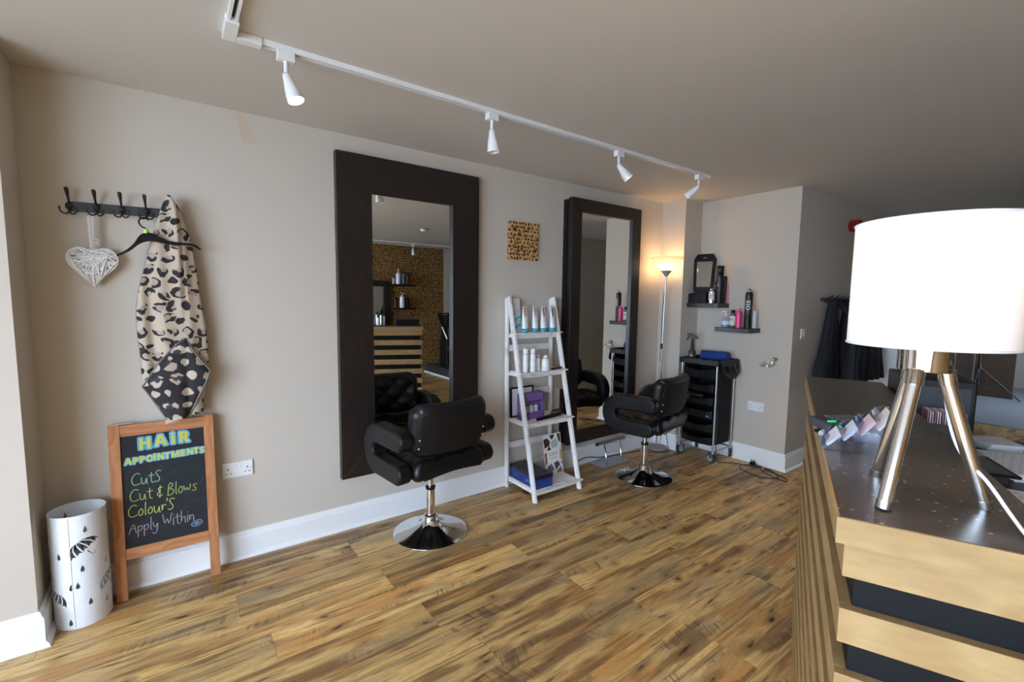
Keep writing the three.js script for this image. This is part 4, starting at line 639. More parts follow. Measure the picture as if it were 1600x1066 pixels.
{ const t = thing('hair_swatch', 'blonde and brown hair swatch hanging at the right of the ladder shelf', 'hair swatch', [2.49, 0.74, 0.13]); const st = []; for (let i = 0; i < 16; i++) { const x = rr(-0.008, 0.012), z = rr(-0.02, 0.02); st.push(tube([[x * 0.3, 0.13, z * 0.3], [x, 0.07, z], [x * 1.5 + rr(-0.005, 0.005), 0.0, z * 1.4]], 0.004, 5, 6)); } mesh('strands', st, mat.blonde, t).userData.kind = 'stuff'; mesh('tie', cyl(0.006, 0.006, 0.012, 0, 0.126, 0), mat.blackPlastic, t); }
{ const t = thing('styler_box', 'long blue styling iron box lying on the bottom ladder shelf', 'box', [2.135, 0.0855, 0.225], 0);
  const side = canvasTex(512, 160, (g, w, h) => { g.fillStyle = '#14327c'; g.fillRect(0, 0, w, h); g.fillStyle = '#7fa0d8'; g.font = '64px sans-serif'; g.fillText('ghd', 300, 106); g.strokeStyle = '#6d8fd0'; g.lineWidth = 3; for (let i = 0; i < 9; i++) { g.beginPath(); g.arc(60 + i * 14, 80 + Math.sin(i) * 26, 7, 0, 4); g.stroke(); } });
  const lo = bx(0.15, 0.075, 0.33, 0, 0.0375, 0), m2 = M({ map: side, roughness: 0.35 });
  const sideMesh = new THREE.Mesh(lo, [mat.blue, m2, mat.blue, mat.blue, M({ color: lin(0.012, 0.045, 0.22), roughness: 0.35 }), mat.blue]); sideMesh.name = 'base'; sideMesh.castShadow = sideMesh.receiveShadow = true; t.add(sideMesh);
  mesh('lid', rb(0.154, 0.03, 0.334, 0, 0.084, 0, 0.002), M({ color: lin(0.008, 0.012, 0.03), roughness: 0.25 }), t); }
{ const t = thing('promo_card', 'white salon product leaflet with photo collage on the bottom ladder shelf', 'leaflet', [2.365, 0.0855, 0.245], 0.1);
  const tex = canvasTex(512, 768, (g, w, h) => { g.fillStyle = '#eeeceb'; g.fillRect(0, 0, w, h); const poly = (c, pts) => { g.fillStyle = c; g.beginPath(); pts.forEach((p, i) => i ? g.lineTo(...p) : g.moveTo(...p)); g.fill(); };
    poly('#3a2420', [[10, 70], [120, 60], [190, 130], [170, 200], [30, 240]]); poly('#252a38', [[190, 20], [330, 20], [300, 80], [230, 100]]); poly('#b3bfc4', [[210, 150], [350, 100], [410, 160], [400, 260], [230, 270]]); poly('#4a4448', [[400, 20], [500, 20], [500, 200], [440, 160]]); poly('#2c2a30', [[90, 290], [150, 200], [210, 290]]); poly('#9c5c48', [[10, 330], [70, 320], [70, 520], [10, 560]]); poly('#c7a24a', [[440, 330], [500, 330], [500, 520], [440, 500]]); poly('#7d76a0', [[60, 580], [180, 540], [250, 650], [120, 750], [60, 740]]); poly('#5a4f58', [[250, 540], [380, 530], [430, 610], [300, 680]]); poly('#8d7f92', [[330, 700], [450, 640], [490, 750], [320, 750]]); poly('#6b8aa0', [[450, 560], [500, 540], [500, 640]]);
    g.fillStyle = '#f1efee'; g.fillRect(80, 290, 350, 230); g.fillStyle = '#3a3a3e'; g.font = '62px sans-serif'; g.textAlign = 'center'; g.fillText('OLAPLEX', 256, 400); g.fillStyle = '#9a989c'; g.fillRect(160, 340, 190, 4); g.fillRect(140, 430, 230, 4); g.fillRect(150, 446, 210, 3); g.fillRect(165, 460, 180, 3); });
  mesh('card', bx(0.2, 0.32, 0.003, 0, 0.16, 0).rotateX(-0.16).translate(0, 0.001, 0), M({ map: tex, roughness: 0.4 }), t); mesh('stand', beam([0.02, 0.0, -0.11], [0.02, 0.24, -0.045], 0.03, 0.002), mat.paper, t); }

// ------------------------------------------------------------------ chrome footrest and cable by the tall mirror
{ const t = thing('footrest', 'chrome footrest on a flat plate below the tall mirror', 'footrest', [3.115, 0, 0.135], 0.02);
  mesh('plate', rb(0.36, 0.008, 0.19, 0, 0.005, 0, 0.002), mat.satin, t);
  for (const x of [-0.1, 0.1]) mesh('upright', tube([[x, 0.008, 0.055], [x - 0.01, 0.06, 0.06], [x - 0.005, 0.12, 0.045], [x + 0.01, 0.185, 0.005]], 0.009, 12, 24), mat.chrome, t);
  mesh('foot_bar', rod([-0.17, 0.195, 0.0], [0.19, 0.195, 0.0], 0.015, 0.015, 20), mat.satin, t); mesh('end_cap', [rod([-0.174, 0.195, 0], [-0.17, 0.195, 0], 0.0155), rod([0.19, 0.195, 0], [0.194, 0.195, 0], 0.0155)], mat.blackPlastic, t); }
tag(mesh('skirting_cable', tube([[2.52, 0.006, 0.30], [2.66, 0.005, 0.17], [2.8, 0.04, 0.045], [2.92, 0.055, 0.036], [3.1, 0.02, 0.037], [3.35, 0.008, 0.06], [3.55, 0.005, 0.085], [3.68, 0.005, 0.12]], 0.004, 6), mat.cable), 'black cable running along the skirting behind the footrest', 'cable');

// ------------------------------------------------------------------ salon trolley
{
  const t = thing('salon_trolley', 'black plastic salon trolley with six drawers on casters', 'trolley', [4.016, 0, 0.512]);
  const hx = 0.15, hz = 0.172, yb = 0.155, yt = 0.93;              // local -x is the drawer side
  for (const z of [-hz, hz]) for (const x of [-hx, hx]) {
    mesh('post', cyl(0.0095, 0.0095, yt - 0.1 - (z > 0 ? 0.02 : 0), x, 0.085, z, 14), mat.satin, t);
    const c = group('caster', t); c.position.set(x, 0, z); c.scale.setScalar(1.22); c.rotation.y = x < 0 ? (z > 0 ? 1.25 : -0.15) : (z > 0 ? 0.55 : 0.5);
    mesh('fork', [bx(0.03, 0.045, 0.003, 0.008, 0.055, 0.014), bx(0.03, 0.045, 0.003, 0.008, 0.055, -0.014), cyl(0.016, 0.016, 0.012, 0, 0.076, 0)], mat.satin, c);
    mesh('tyre', lathe([[0.022, -0.011], [0.036, -0.011], [0.0385, -0.006], [0.0385, 0.006], [0.036, 0.011], [0.022, 0.011]], 28).rotateX(Math.PI / 2).translate(0.014, 0.0387, 0), mat.rubber, c);
    mesh('hub', cyl(0.024, 0.024, 0.024, 0, -0.012, 0, 24).rotateX(Math.PI / 2).translate(0.014, 0.0387, 0), mat.wheel, c);
  }
  mesh('base_rail', [rod([-hx, 0.105, -hz], [-hx, 0.105, hz], 0.005), rod([hx, 0.105, -hz], [hx, 0.105, hz], 0.005), rod([-hx, 0.105, hz], [hx, 0.105, hz], 0.005), rod([-hx, 0.105, -hz], [hx, 0.105, -hz], 0.005)], mat.satin, t);
  mesh('side_panel', rb(0.27, yt - yb - 0.03, 0.012, 0.0, (yt + yb) / 2 - 0.015, hz - 0.016, 0.003), mat.blackMatt, t); mesh('side_panel', rb(0.27, yt - yb - 0.03, 0.012, 0, (yt + yb) / 2 - 0.015, -hz + 0.016, 0.003), mat.blackMatt, t); mesh('back_panel', rb(0.008, yt - yb - 0.03, 0.31, hx - 0.02, (yt + yb) / 2 - 0.015, 0, 0.003), mat.blackMatt, t);
  const front = new THREE.Shape(); front.moveTo(-0.155, 0); front.lineTo(0.155, 0); front.lineTo(0.155, 0.27); front.lineTo(-0.155, 0.27);
  const lipCurve = (y, z0, w) => { const s = new THREE.Shape(); s.moveTo(-w, 0.0); s.quadraticCurveTo(0, -0.045, w, 0.0); s.lineTo(w, 0.26); s.lineTo(-w, 0.26); return s; };
  for (let k = 0; k < 6; k++) {
    const y = yb + 0.008 + k * 0.122, open = k === 3 ? 0.0 : 0;
    const d = mesh('drawer', (() => { const g = new THREE.ExtrudeGeometry(lipCurve(0, 0, 0.148), { depth: 0.006, bevelEnabled: false, curveSegments: 14 }); const p = g.rotateX(Math.PI / 2).rotateY(-Math.PI / 2 + Math.PI); return p; })(), mat.blackPlastic, t);
    d.rotation.y = 0; d.position.set(-0.15, y, 0); d.geometry.computeBoundingBox(); if (d.geometry.boundingBox.max.x < 0.1) d.rotation.y = Math.PI;
    const wall = []; const h = k === 5 ? 0.085 : k === 2 ? 0.07 : 0.07; for (let i = 0; i <= 16; i++) { const f = i / 16 * 2 - 1; wall.push([f * 0.148, -0.15 - 0.0225 * (1 - f * f)]); }
    const pos = [], idx = []; wall.forEach(([z, x], i) => { const f = i / 16 * 2 - 1, top = h - 0.022 * (1 - f * f); for (const [dx, yy] of [[0, -0.006], [-0.004, top - 0.004], [-0.01, top], [0.004, top], [0.006, -0.0055]]) pos.push(x + dx, y + yy, z); });
    for (let i = 0; i < 16; i++) for (let j = 0; j < 4; j++) { const a = i * 5 + j, b = a + 5; idx.push(a, b, a + 1, a + 1, b, b + 1); }
    const g = new THREE.BufferGeometry(); g.setAttribute('position', new THREE.Float32BufferAttribute(pos, 3)); g.setIndex(idx); g.computeVertexNormals();
    mesh('drawer_front', g, mat.blackPlastic, t);
  }
  const top = mesh('top_tray', [rb(0.335, 0.012, 0.385, -0.005, yt - 0.03, 0, 0.005), rb(0.012, 0.05, 0.385, -0.168, yt - 0.02, 0, 0.005), rb(0.335, 0.05, 0.012, -0.005, yt - 0.02, -0.19, 0.005), rb(0.335, 0.05, 0.012, -0.005, yt - 0.02, 0.19, 0.005), rb(0.012, 0.05, 0.385, 0.158, yt - 0.02, 0, 0.005)], mat.blackPlastic, t);
  // tool holder on the near side: a plate with holes
  const s = new THREE.Shape(); s.moveTo(-0.15, 0.075); s.lineTo(0.15, 0.075); s.lineTo(0.13, -0.03); s.quadraticCurveTo(0.0, -0.15, -0.14, -0.045); s.closePath();
  const circ = (x, y, r) => { const h = new THREE.Path(); h.absarc(x, y, r, 0, 7, true); s.holes.push(h); }; circ(-0.08, -0.005, 0.036); circ(0.01, -0.02, 0.036); circ(0.085, 0.01, 0.022);
  mesh('tool_holder', ext(s, 0.012, 0.002, 16).rotateX(-0.28).translate(0, yt - 0.07, 0.215), mat.blackPlastic, top);
}
{ const t = thing('spray_bottle', 'smoky round water spray bottle on top of the trolley', 'spray bottle', [3.955, 0.907, 0.375], 0.2);
  mesh('body', lathe([[0, 0], [0.034, 0], [0.037, 0.004], [0.039, 0.03], [0.037, 0.06], [0.03, 0.085], [0.016, 0.098], [0.013, 0.11], [0, 0.11]], 32), mat.smoke, t); mesh('water', lathe([[0, 0.003], [0.033, 0.003], [0.0365, 0.03], [0.0355, 0.052], [0, 0.052]], 28), M({ color: lin(0.05, 0.045, 0.04), roughness: 0.2 }), t);
  mesh('neck', [cyl(0.016, 0.016, 0.05, 0, 0.10, 0), cyl(0.012, 0.015, 0.05, 0, 0.15, 0)], mat.blackPlastic, t);
  const s = new THREE.Shape(); [[-0.05, 0.235], [-0.048, 0.248], [-0.005, 0.25], [0.045, 0.215], [0.04, 0.2], [0.012, 0.202], [0.01, 0.19], [-0.012, 0.19], [-0.014, 0.212], [-0.03, 0.215], [-0.048, 0.18], [-0.054, 0.183], [-0.042, 0.222]].forEach((p, i) => i ? s.lineTo(...p) : s.moveTo(...p)); mesh('trigger_head', ext(s, 0.022, 0.004).translate(0, 0, -0.011).rotateY(-Math.PI / 2 * 0.85 ), mat.blackPlastic, t); }
{ const t = thing('rolled_towel', 'royal blue rolled towel lying on top of the trolley', 'towel', [4.06, 0.907, 0.545], 0.06); const sp = []; for (let i = 0; i <= 90; i++) { const a = i / 90 * 17, r = 0.008 + 0.0023 * a; sp.push([r * Math.cos(a), r * Math.sin(a)]); } const p = lathe([[0, -0.13], [0.03, -0.13], [0.044, -0.122], [0.046, -0.08], [0.045, 0.0], [0.047, 0.08], [0.045, 0.118], [0.036, 0.128], [0.012, 0.128], [0, 0.124]], 32).rotateX(Math.PI / 2).translate(0, 0.046, 0); mesh('roll', p, mat.blueTowel, t); mesh('loose_edge', tube([[-0.02, 0.088, -0.125], [-0.022, 0.087, 0], [-0.02, 0.089, 0.125]], 0.004, 6), mat.blueTowel, t); }
{ const t = thing('comb_packet', 'blue and white packet lying in front of the rolled towel', 'packet', [3.915, 0.912, 0.535], 0.25); const tex = canvasTex(256, 64, (g, w, h) => { g.fillStyle = '#3b7fc4'; g.fillRect(0, 0, w, h); g.fillStyle = '#bfe3ee'; for (let i = 0; i < 9; i++) { g.beginPath(); g.arc(20 + i * 26, 20 + (i % 3) * 14, 9, 0, 7); g.fill(); } g.fillStyle = '#e9e3d6'; g.fillRect(190, 0, 66, 64); }); mesh('packet', softBox(0.05, 0.022, 0.15, 0.009, 6, 4, 12), M({ color: lin(0.12, 0.35, 0.6), roughness: 0.4 }), t); mesh('label', bx(0.035, 0.001, 0.12, 0, 0.0112, 0), M({ map: tex, roughness: 0.4 }), t); mesh('clip', rb(0.03, 0.018, 0.05, 0.0, 0.001, 0.095, 0.008), M({ color: lin(0.7, 0.66, 0.6) }), t); }
{ const t = thing('foil_packet', 'red, white and blue striped sachets in an open trolley drawer', 'packet', [3.885, 0.418, 0.515], 0.0); const tex = canvasTex(256, 64, (g, w, h) => { const c = ['#3a3f9c', '#d8dcec', '#9aa6d8', '#c02a3a', '#e8e4ea', '#b01c30', '#c8d4ee', '#4b55a8']; c.forEach((k, i) => { g.fillStyle = k; g.beginPath(); g.moveTo(i * 34 - 12, 0); g.lineTo(i * 34 + 24, 0); g.lineTo(i * 34 + 40, 64); g.lineTo(i * 34 + 4, 64); g.fill(); }); }); const m = M({ map: tex, roughness: 0.35 }); const b = new THREE.Mesh(bx(0.06, 0.02, 0.24, 0, 0.01, 0).rotateZ(0.35), m); const uv = b.geometry.attributes.uv, p = b.geometry.attributes.position; for (let i = 0; i < p.count; i++) uv.setXY(i, p.getZ(i) / 0.24 + 0.5, p.getX(i) / 0.06 + 0.5); b.name = 'sachets'; b.castShadow = b.receiveShadow = true; t.add(b); }
{ const t = thing('hair_dryer', 'black hair dryer lying in the trolley among the drawers', 'hair dryer', [3.885, 0.548, 0.43], 0.2); mesh('barrel', lathe([[0.0, -0.09], [0.03, -0.09], [0.034, -0.07], [0.04, -0.02], [0.04, 0.03], [0.03, 0.085], [0.026, 0.085], [0.0, 0.06]], 28).rotateX(Math.PI / 2).translate(0, 0.044, 0.03), mat.blackPlastic, t); mesh('grille_ring', new THREE.TorusGeometry(0.027, 0.004, 8, 28).translate(0, 0.044, -0.058), mat.slate, t); mesh('handle', rod([0.0, 0.04, 0.04], [0.05, 0.012, 0.10], 0.014, 0.012), mat.blackPlastic, t); }
{ const t = thing('dryer_cable', 'black mains cable with plug looping on the floor below the trolley', 'cable', [0, 0, 0]);
  mesh('lead', tube([[3.86, 0.5, 0.71], [3.862, 0.3, 0.712], [3.868, 0.1, 0.712], [3.9, 0.02, 0.712], [3.96, 0.005, 0.73], [4.03, 0.005, 0.80], [4.07, 0.005, 0.9], [4.12, 0.006, 1.0], [4.08, 0.006, 1.13], [3.99, 0.005, 1.19], [3.9, 0.005, 1.12], [3.91, 0.005, 0.98], [3.97, 0.006, 0.88], [4.05, 0.008, 0.87], [4.1, 0.012, 0.96], [4.09, 0.006, 1.09], [4.03, 0.005, 1.24], [3.96, 0.006, 1.27], [3.955, 0.010, 1.19], [4.02, 0.012, 1.06], [4.11, 0.012, 0.98], [4.125, 0.02, 0.94]], 0.0038, 6, 200), mat.cable, t);
  mesh('plug', [rb(0.036, 0.03, 0.045, 4.13, 0.018, 0.915, 0.008), bx(0.006, 0.022, 0.004, 4.122, 0.045, 0.905), bx(0.006, 0.018, 0.004, 4.138, 0.042, 0.925), bx(0.006, 0.018, 0.004, 4.118, 0.042, 0.925)], mat.blackPlastic, t); mesh('tie', rb(0.016, 0.01, 0.01, 4.1, 0.012, 1.02, 0.003), mat.white, t); }

// ------------------------------------------------------------------ alcove: floating shelves and what stands on them
function floating(label, z0, z1, y) { const t = thing('floating_shelf', label, 'shelf', [4.11, y, (z0 + z1) / 2], 0, 'black floating shelves'); mesh('board', muv(rb(0.2, 0.04, z1 - z0, 0, -0.02, 0, 0.002), 2), mat.wenge, t); mesh('wall_bracket', bx(0.012, 0.03, z1 - z0 - 0.04, 0.103 - 0.009, -0.02, 0), mat.blackMetal, t); }
floating('upper black floating shelf holding the hand mirror', 0.258, 0.572, 1.442);
floating('lower black floating shelf with the tall dark spray can', 0.555, 0.872, 1.226);
{ const t = thing('hand_mirror', 'black framed hand mirror leaning in the basket on the upper shelf', 'mirror', [4.1, 1.505, 0.365], -Math.PI / 2 + 0.3);
  const s = new THREE.Shape([[-0.05, 0.0], [-0.088, 0.06], [-0.106, 0.36], [-0.075, 0.41], [0.065, 0.41], [0.098, 0.36], [0.088, 0.06], [0.05, 0.0]].map((p) => new THREE.Vector2(...p)));
  const lean = new THREE.Matrix4().makeRotationX(-0.16);
  const g = ext(s, 0.018, 0.005).applyMatrix4(lean); mesh('frame', g, mat.blackPlastic, t);
  mesh('glass', ext(new THREE.Shape([[-0.062, 0.09], [-0.074, 0.335], [0.068, 0.335], [0.064, 0.09]].map((p) => new THREE.Vector2(...p))), 0.002).translate(0, 0, 0.0175).applyMatrix4(lean), mat.mirror, t); mesh('badge', bx(0.03, 0.008, 0.002, -0.005, 0.372, 0.018).applyMatrix4(lean), mat.satin, t); t.rotation.z = 0.0; }
{ const t = thing('storage_basket', 'black ridged basket under the hand mirror', 'basket', [4.09, 1.4425, 0.352]); const ribs = []; for (let i = 0; i < 19; i++) ribs.push(rb(0.006, 0.085, 0.007, -0.066, 0.045, -0.085 + i * 0.0095, 0.002, 1)); mesh('body', [rb(0.13, 0.004, 0.185, 0, 0.003, 0), rb(0.004, 0.088, 0.185, -0.063, 0.046, 0), rb(0.004, 0.088, 0.185, 0.063, 0.046, 0), rb(0.13, 0.088, 0.004, 0, 0.046, 0.0905), rb(0.13, 0.088, 0.004, 0, 0.046, -0.0905)], mat.blackPlastic, t); mesh('ribs', ribs, mat.blackPlastic, t).userData.kind = 'stuff'; mesh('combs', [rb(0.09, 0.02, 0.15, 0, 0.088, 0.0, 0.006)], mat.blackMatt, t); }
const ON1 = 1.4425, ON2 = 1.2265, X_ = 4.1;
bottle('pump_bottle', 'black trigger bottle beside the basket on the upper shelf', 'hair product', [4.15, ON1, 0.475], cylProf(0.024, 0.13, 0.03), mat.blackPlastic, [[0, 0.13], [0.01, 0.13], [0.01, 0.17], [0.018, 0.175], [0.016, 0.21], [0, 0.213]], mat.blackPlastic, 'products on the upper shelf');
bottle('styling_spray', 'short silver spray can with red writing on the upper shelf', 'hair product', [4.05, ON1, 0.487], cylProf(0.026, 0.118, 0.012), mat.silver, [[0, 0.118], [0.02, 0.118], [0.019, 0.135], [0, 0.137]], mat.silver, 'products on the upper shelf', [[0.0264, 0.03, 0.095, textBand('OSiS', '#d6d2ce', '#b04030', 52, true)]]);
bottle('hairspray_can', 'tallest black spray can on the upper shelf', 'hair product', [4.10, ON1, 0.532], [[0, 0], [0.03, 0], [0.0325, 0.003], [0.0325, 0.26], [0.031, 0.27], [0, 0.27]], mat.blackPlastic, [[0, 0.27], [0.031, 0.27], [0.0315, 0.345], [0, 0.347]], mat.blackPlastic, 'products on the upper shelf', [[0.0328, 0.11, 0.24, textBand('A  ·', '#101012', '#b5b5b8', 44, true)]]);
bottle('styling_brush', 'slim black round brush standing on the upper shelf', 'brush', [4.15, ON1, 0.556], [[0, 0], [0.012, 0], [0.0125, 0.09], [0.01, 0.12], [0.014, 0.14], [0.016, 0.24], [0.012, 0.25], [0, 0.252]], mat.blackPlastic, null, null, 'products on the upper shelf');
{ const t = thing('wide_comb', 'pink vented hair brush at the right end of the upper shelf', 'brush', [4.188, ON1, 0.545], -Math.PI / 2); mesh('paddle', rb(0.045, 0.185, 0.01, -0.0, 0.0925, 0, 0.004), mat.pinkSoft, t); const b = []; for (let i = 0; i < 10; i++) for (let j = 0; j < 3; j++) b.push(rod([-0.012 + j * 0.012, 0.04 + i * 0.014, 0.004], [-0.012 + j * 0.012, 0.04 + i * 0.014, 0.02], 0.0016, 0.0012, 5)); mesh('bristles', b, mat.blackPlastic, t).userData.kind = 'stuff'; }
{ const t = bottle('soap_dispenser', 'clear hand soap pump bottle on the lower shelf', 'soap', [4.08, ON2, 0.618], [[0, 0], [0.036, 0], [0.038, 0.004], [0.038, 0.06], [0.032, 0.085], [0.014, 0.1], [0.012, 0.106], [0, 0.106]], mat.clear, [[0, 0.104], [0.014, 0.104], [0.014, 0.12], [0.005, 0.122], [0.005, 0.14], [0, 0.14]], mat.white, 'products on the lower shelf', [[0.0383, 0.024, 0.058, textBand('', '#c9d4ea', '#7f93c4', 20)]]); mesh('soap', lathe([[0, 0.003], [0.034, 0.003], [0.036, 0.052], [0, 0.052]], 24), mat.liquid, t); mesh('nozzle', rb(0.014, 0.01, 0.045, 0, 0.144, -0.014, 0.004), mat.white, t); }
{ const t = bottle('dry_shampoo', 'small dark bottle with white label and black cap on the lower shelf', 'hair product', [4.07, ON2, 0.69], cylProf(0.0245, 0.13, 0.02), mat.greyPlastic, [[0, 0.128], [0.017, 0.128], [0.017, 0.155], [0.012, 0.16], [0, 0.16]], mat.blackPlastic, 'products on the lower shelf'); const tex = canvasTex(256, 192, (g, w, h) => { g.fillStyle = '#d9d6d4'; g.fillRect(0, 0, w, h); for (const x of [64, 192]) { g.strokeStyle = '#2a2a2c'; g.lineWidth = 9; g.beginPath(); g.arc(x, 66, 17, 0, 7); g.stroke(); } }); mesh('label', new THREE.CylinderGeometry(0.0249, 0.0249, 0.085, 28, 1, true).translate(0, 0.062, 0), M({ map: tex, roughness: 0.45 }), t); mesh('shoulder', cyl(0.0175, 0.0249, 0.022, 0, 0.106, 0, 28), mat.white, t); }
bottle('texture_spray', 'bright pink spray can on the lower shelf', 'hair product', [4.055, ON2, 0.752], cylProf(0.0245, 0.15, 0.012), mat.pink, [[0, 0.15], [0.016, 0.15], [0.017, 0.165], [0.01, 0.174], [0, 0.175]], mat.pinkSoft, 'products on the lower shelf');
bottle('hairspray_can', 'tall dark spray can with white lettering on the lower shelf', 'hair product', [4.09, ON2, 0.815], [[0, 0], [0.0275, 0], [0.03, 0.003], [0.03, 0.305], [0.027, 0.315], [0, 0.315]], mat.blackPlastic, [[0, 0.315], [0.026, 0.315], [0.02, 0.33], [0.009, 0.336], [0.008, 0.35], [0, 0.351]], mat.satin, 'products on the lower shelf', [[0.0303, 0.12, 0.29, textBand('OIX', '#141417', '#cfcfd2', 74, true)]], 0.45);
bottle('lotion_bottle', 'white and grey lotion tube at the right end of the lower shelf', 'hair product', [4.14, ON2, 0.847], [[0, 0], [0.019, 0], [0.02, 0.003], [0.02, 0.155], [0.018, 0.158], [0, 0.158]], M({ color: lin(0.55, 0.56, 0.56), roughness: 0.35 }), null, null, 'products on the lower shelf');
{ const t = thing('dryer_holder', 'chrome wire ring holder on a round suction mount', 'dryer holder', [4.21, 0.955, 1.012]); mesh('mount', lathe([[0, 0], [0.026, 0], [0.025, 0.01], [0.018, 0.018], [0.01, 0.03], [0, 0.032]], 28).rotateZ(Math.PI / 2).translate(0, 0.01, 0), mat.chrome, t); mesh('knob', ball(0.009, -0.034, 0.01, 0), mat.chrome, t);
  const ring = (r, y) => new THREE.TorusGeometry(r, 0.0036, 8, 40).rotateX(Math.PI / 2).rotateZ(0.3).translate(-0.09, y, -0.02); const sp = []; for (let i = 0; i <= 50; i++) { const a = i / 50 * 18.8, r = 0.052 - 0.03 * i / 50; sp.push([-0.09 + r * Math.cos(a), -0.03 - 0.028 * i / 50, -0.02 + r * Math.sin(a)]); }
  mesh('ring', [ring(0.062, -0.03), tube([[-0.035, 0.008, 0], [-0.04, -0.012, -0.004], [-0.042, -0.03, -0.006]], 0.003, 8)], mat.chrome, t); mesh('coil', tube(sp, 0.003, 6, 120), mat.chrome, t); }

// ------------------------------------------------------------------ black gowns on the corridor wall
{ const t = thing('gown_hook_rail', 'black hook rail behind the hanging gowns', 'hook rail', [5.12, 1.49, 1.14]); mesh('rail', rb(0.8, 0.035, 0.012, 0, 0, 0.0065, 0.003), mat.blackMetal, t); for (let i = 0; i < 6; i++) { const x = -0.34 + i * 0.136; mesh('hook', [rod([x, 0, 0.012], [x, 0.03, 0.07], 0.005, 0.004), ball(0.008, x, 0.032, 0.073), tube([[x, -0.01, 0.012], [x, -0.03, 0.035], [x, -0.022, 0.06]], 0.004, 6)], mat.blackMetal, t); } }
[['leftmost black gown on the corridor hooks, sleeve pushed out to the left', 4.79, 0.0, 0.17], ['black gown hanging in the middle of the corridor hooks', 4.97, 0.15, 0.155], ['black gown hanging half behind the lamp shade', 5.16, 0.0, 0.16], ['rightmost black gown on the corridor hooks, flaring to the right', 5.36, 0.15, 0.16]].forEach(([label, x, dz, w], i) => {
  const t = thing('black_gown', label, 'gown', [x, 0, 1.14], 0, 'black gowns on hooks');
  const rows = []; const y0 = 1.485, y1 = 0.74; for (let k = 0; k <= 18; k++) { const f = k / 18, sk = i === 0 ? -0.05 * sst(0.35, 0.85, f) : i === 3 ? 0.07 * f : 0; rows.push({ y: y0 + (y1 - y0) * f, x: sk, w: 0.025 + w * Math.pow(f, 0.5) * (0.62 + 0.38 * f) + (i === 0 ? 0.03 * Math.exp(-Math.pow((f - 0.8) / 0.08, 2)) : 0), z: 0.08 + dz * sst(0, 0.3, f), d: 0.02 + 0.03 * Math.pow(f, 0.6) }); }
  mesh('cloth', ringLoft(rows, 60, (a, v) => 0.016 * v * Math.sin(a * 9 + i * 2) + 0.008 * Math.sin(a * 17 + v * 4)), mat.gown, t);
  mesh('collar', new THREE.TorusGeometry(0.03, 0.012, 8, 24).rotateX(1.1).translate(0, 1.482, 0.08), mat.gown, t); });
// white shelving and back-room things beyond the gowns
{ const t = thing('white_shelf_unit', 'white shelving unit beyond the hanging gowns', 'shelving', [5.72, 0, 1.141]); mesh('side_panel', span(0, 0.02, 0, 1.3, 0, 0.36), mat.white, t); mesh('side_panel', span(0.98, 1.0, 0, 1.3, 0, 0.36), mat.white, t); mesh('side_panel', span(0.5, 0.52, 0, 1.3, 0, 0.36), mat.white, t); for (const y of [0.02, 0.42, 0.72, 1.28]) mesh('shelf_board', span(0.02, 0.98, y, y + 0.02, 0.002, 0.36), mat.white, t); mesh('back_panel', span(0.02, 0.98, 0, 1.3, 0.001, 0.006), mat.white, t); }
{ const t = thing('spare_hair_dryer', 'black hair dryer lying on the white shelving unit', 'hair dryer', [5.90, 0.741, 1.38], 0.4); mesh('barrel', rod([-0.09, 0.035, 0], [0.08, 0.035, 0], 0.034, 0.026, 20), mat.blackPlastic, t); mesh('handle', rod([-0.02, 0.03, 0], [0.0, 0.014, 0.09], 0.013, 0.012), mat.blackPlastic, t); }
{ const t = thing('brown_partition', 'tall brown wooden partition in the back room', 'partition', [10.45, 0, 1.36]); mesh('panel', span(0, 0.04, 0.02, 2.2, -0.32, 0.42), mat.brown, t); mesh('panel', span(0, 0.04, 0.02, 2.2, -0.75, -0.325), mat.brown, t); mesh('plinth', span(-0.02, 0.06, 0.004, 0.02, -0.76, 0.43), mat.darkBrown, t); }
{ const t = thing('light_stand', 'black folding tripod light stand in the back room', 'tripod', [10.0, 0.004, 1.45]); mesh('pole', rod([0, 0.12, 0], [0, 1.7, 0], 0.014, 0.012), mat.blackMetal, t); mesh('hub', cyl(0.03, 0.03, 0.06, 0, 0.48, 0), mat.blackMetal, t); for (const a of [0.5, 2.6, 4.7]) mesh('leg', [rod([0, 0.5, 0], [0.5 * Math.sin(a), 0.012, 0.5 * Math.cos(a)], 0.012, 0.01), rod([0, 0.2, 0], [0.25 * Math.sin(a), 0.256, 0.25 * Math.cos(a)], 0.007)], mat.blackMetal, t); }
{ const t = thing('brown_door_post', 'brown wooden post in the corridor beyond the counter', 'post', [6.4, 0, 2.02]); mesh('panel', span(0, 0.05, 0, 2.1, -0.4, -0.1), mat.brown, t); mesh('edge', span(-0.01, 0.0, 0, 2.1, -0.4, -0.36), mat.darkBrown, t); }

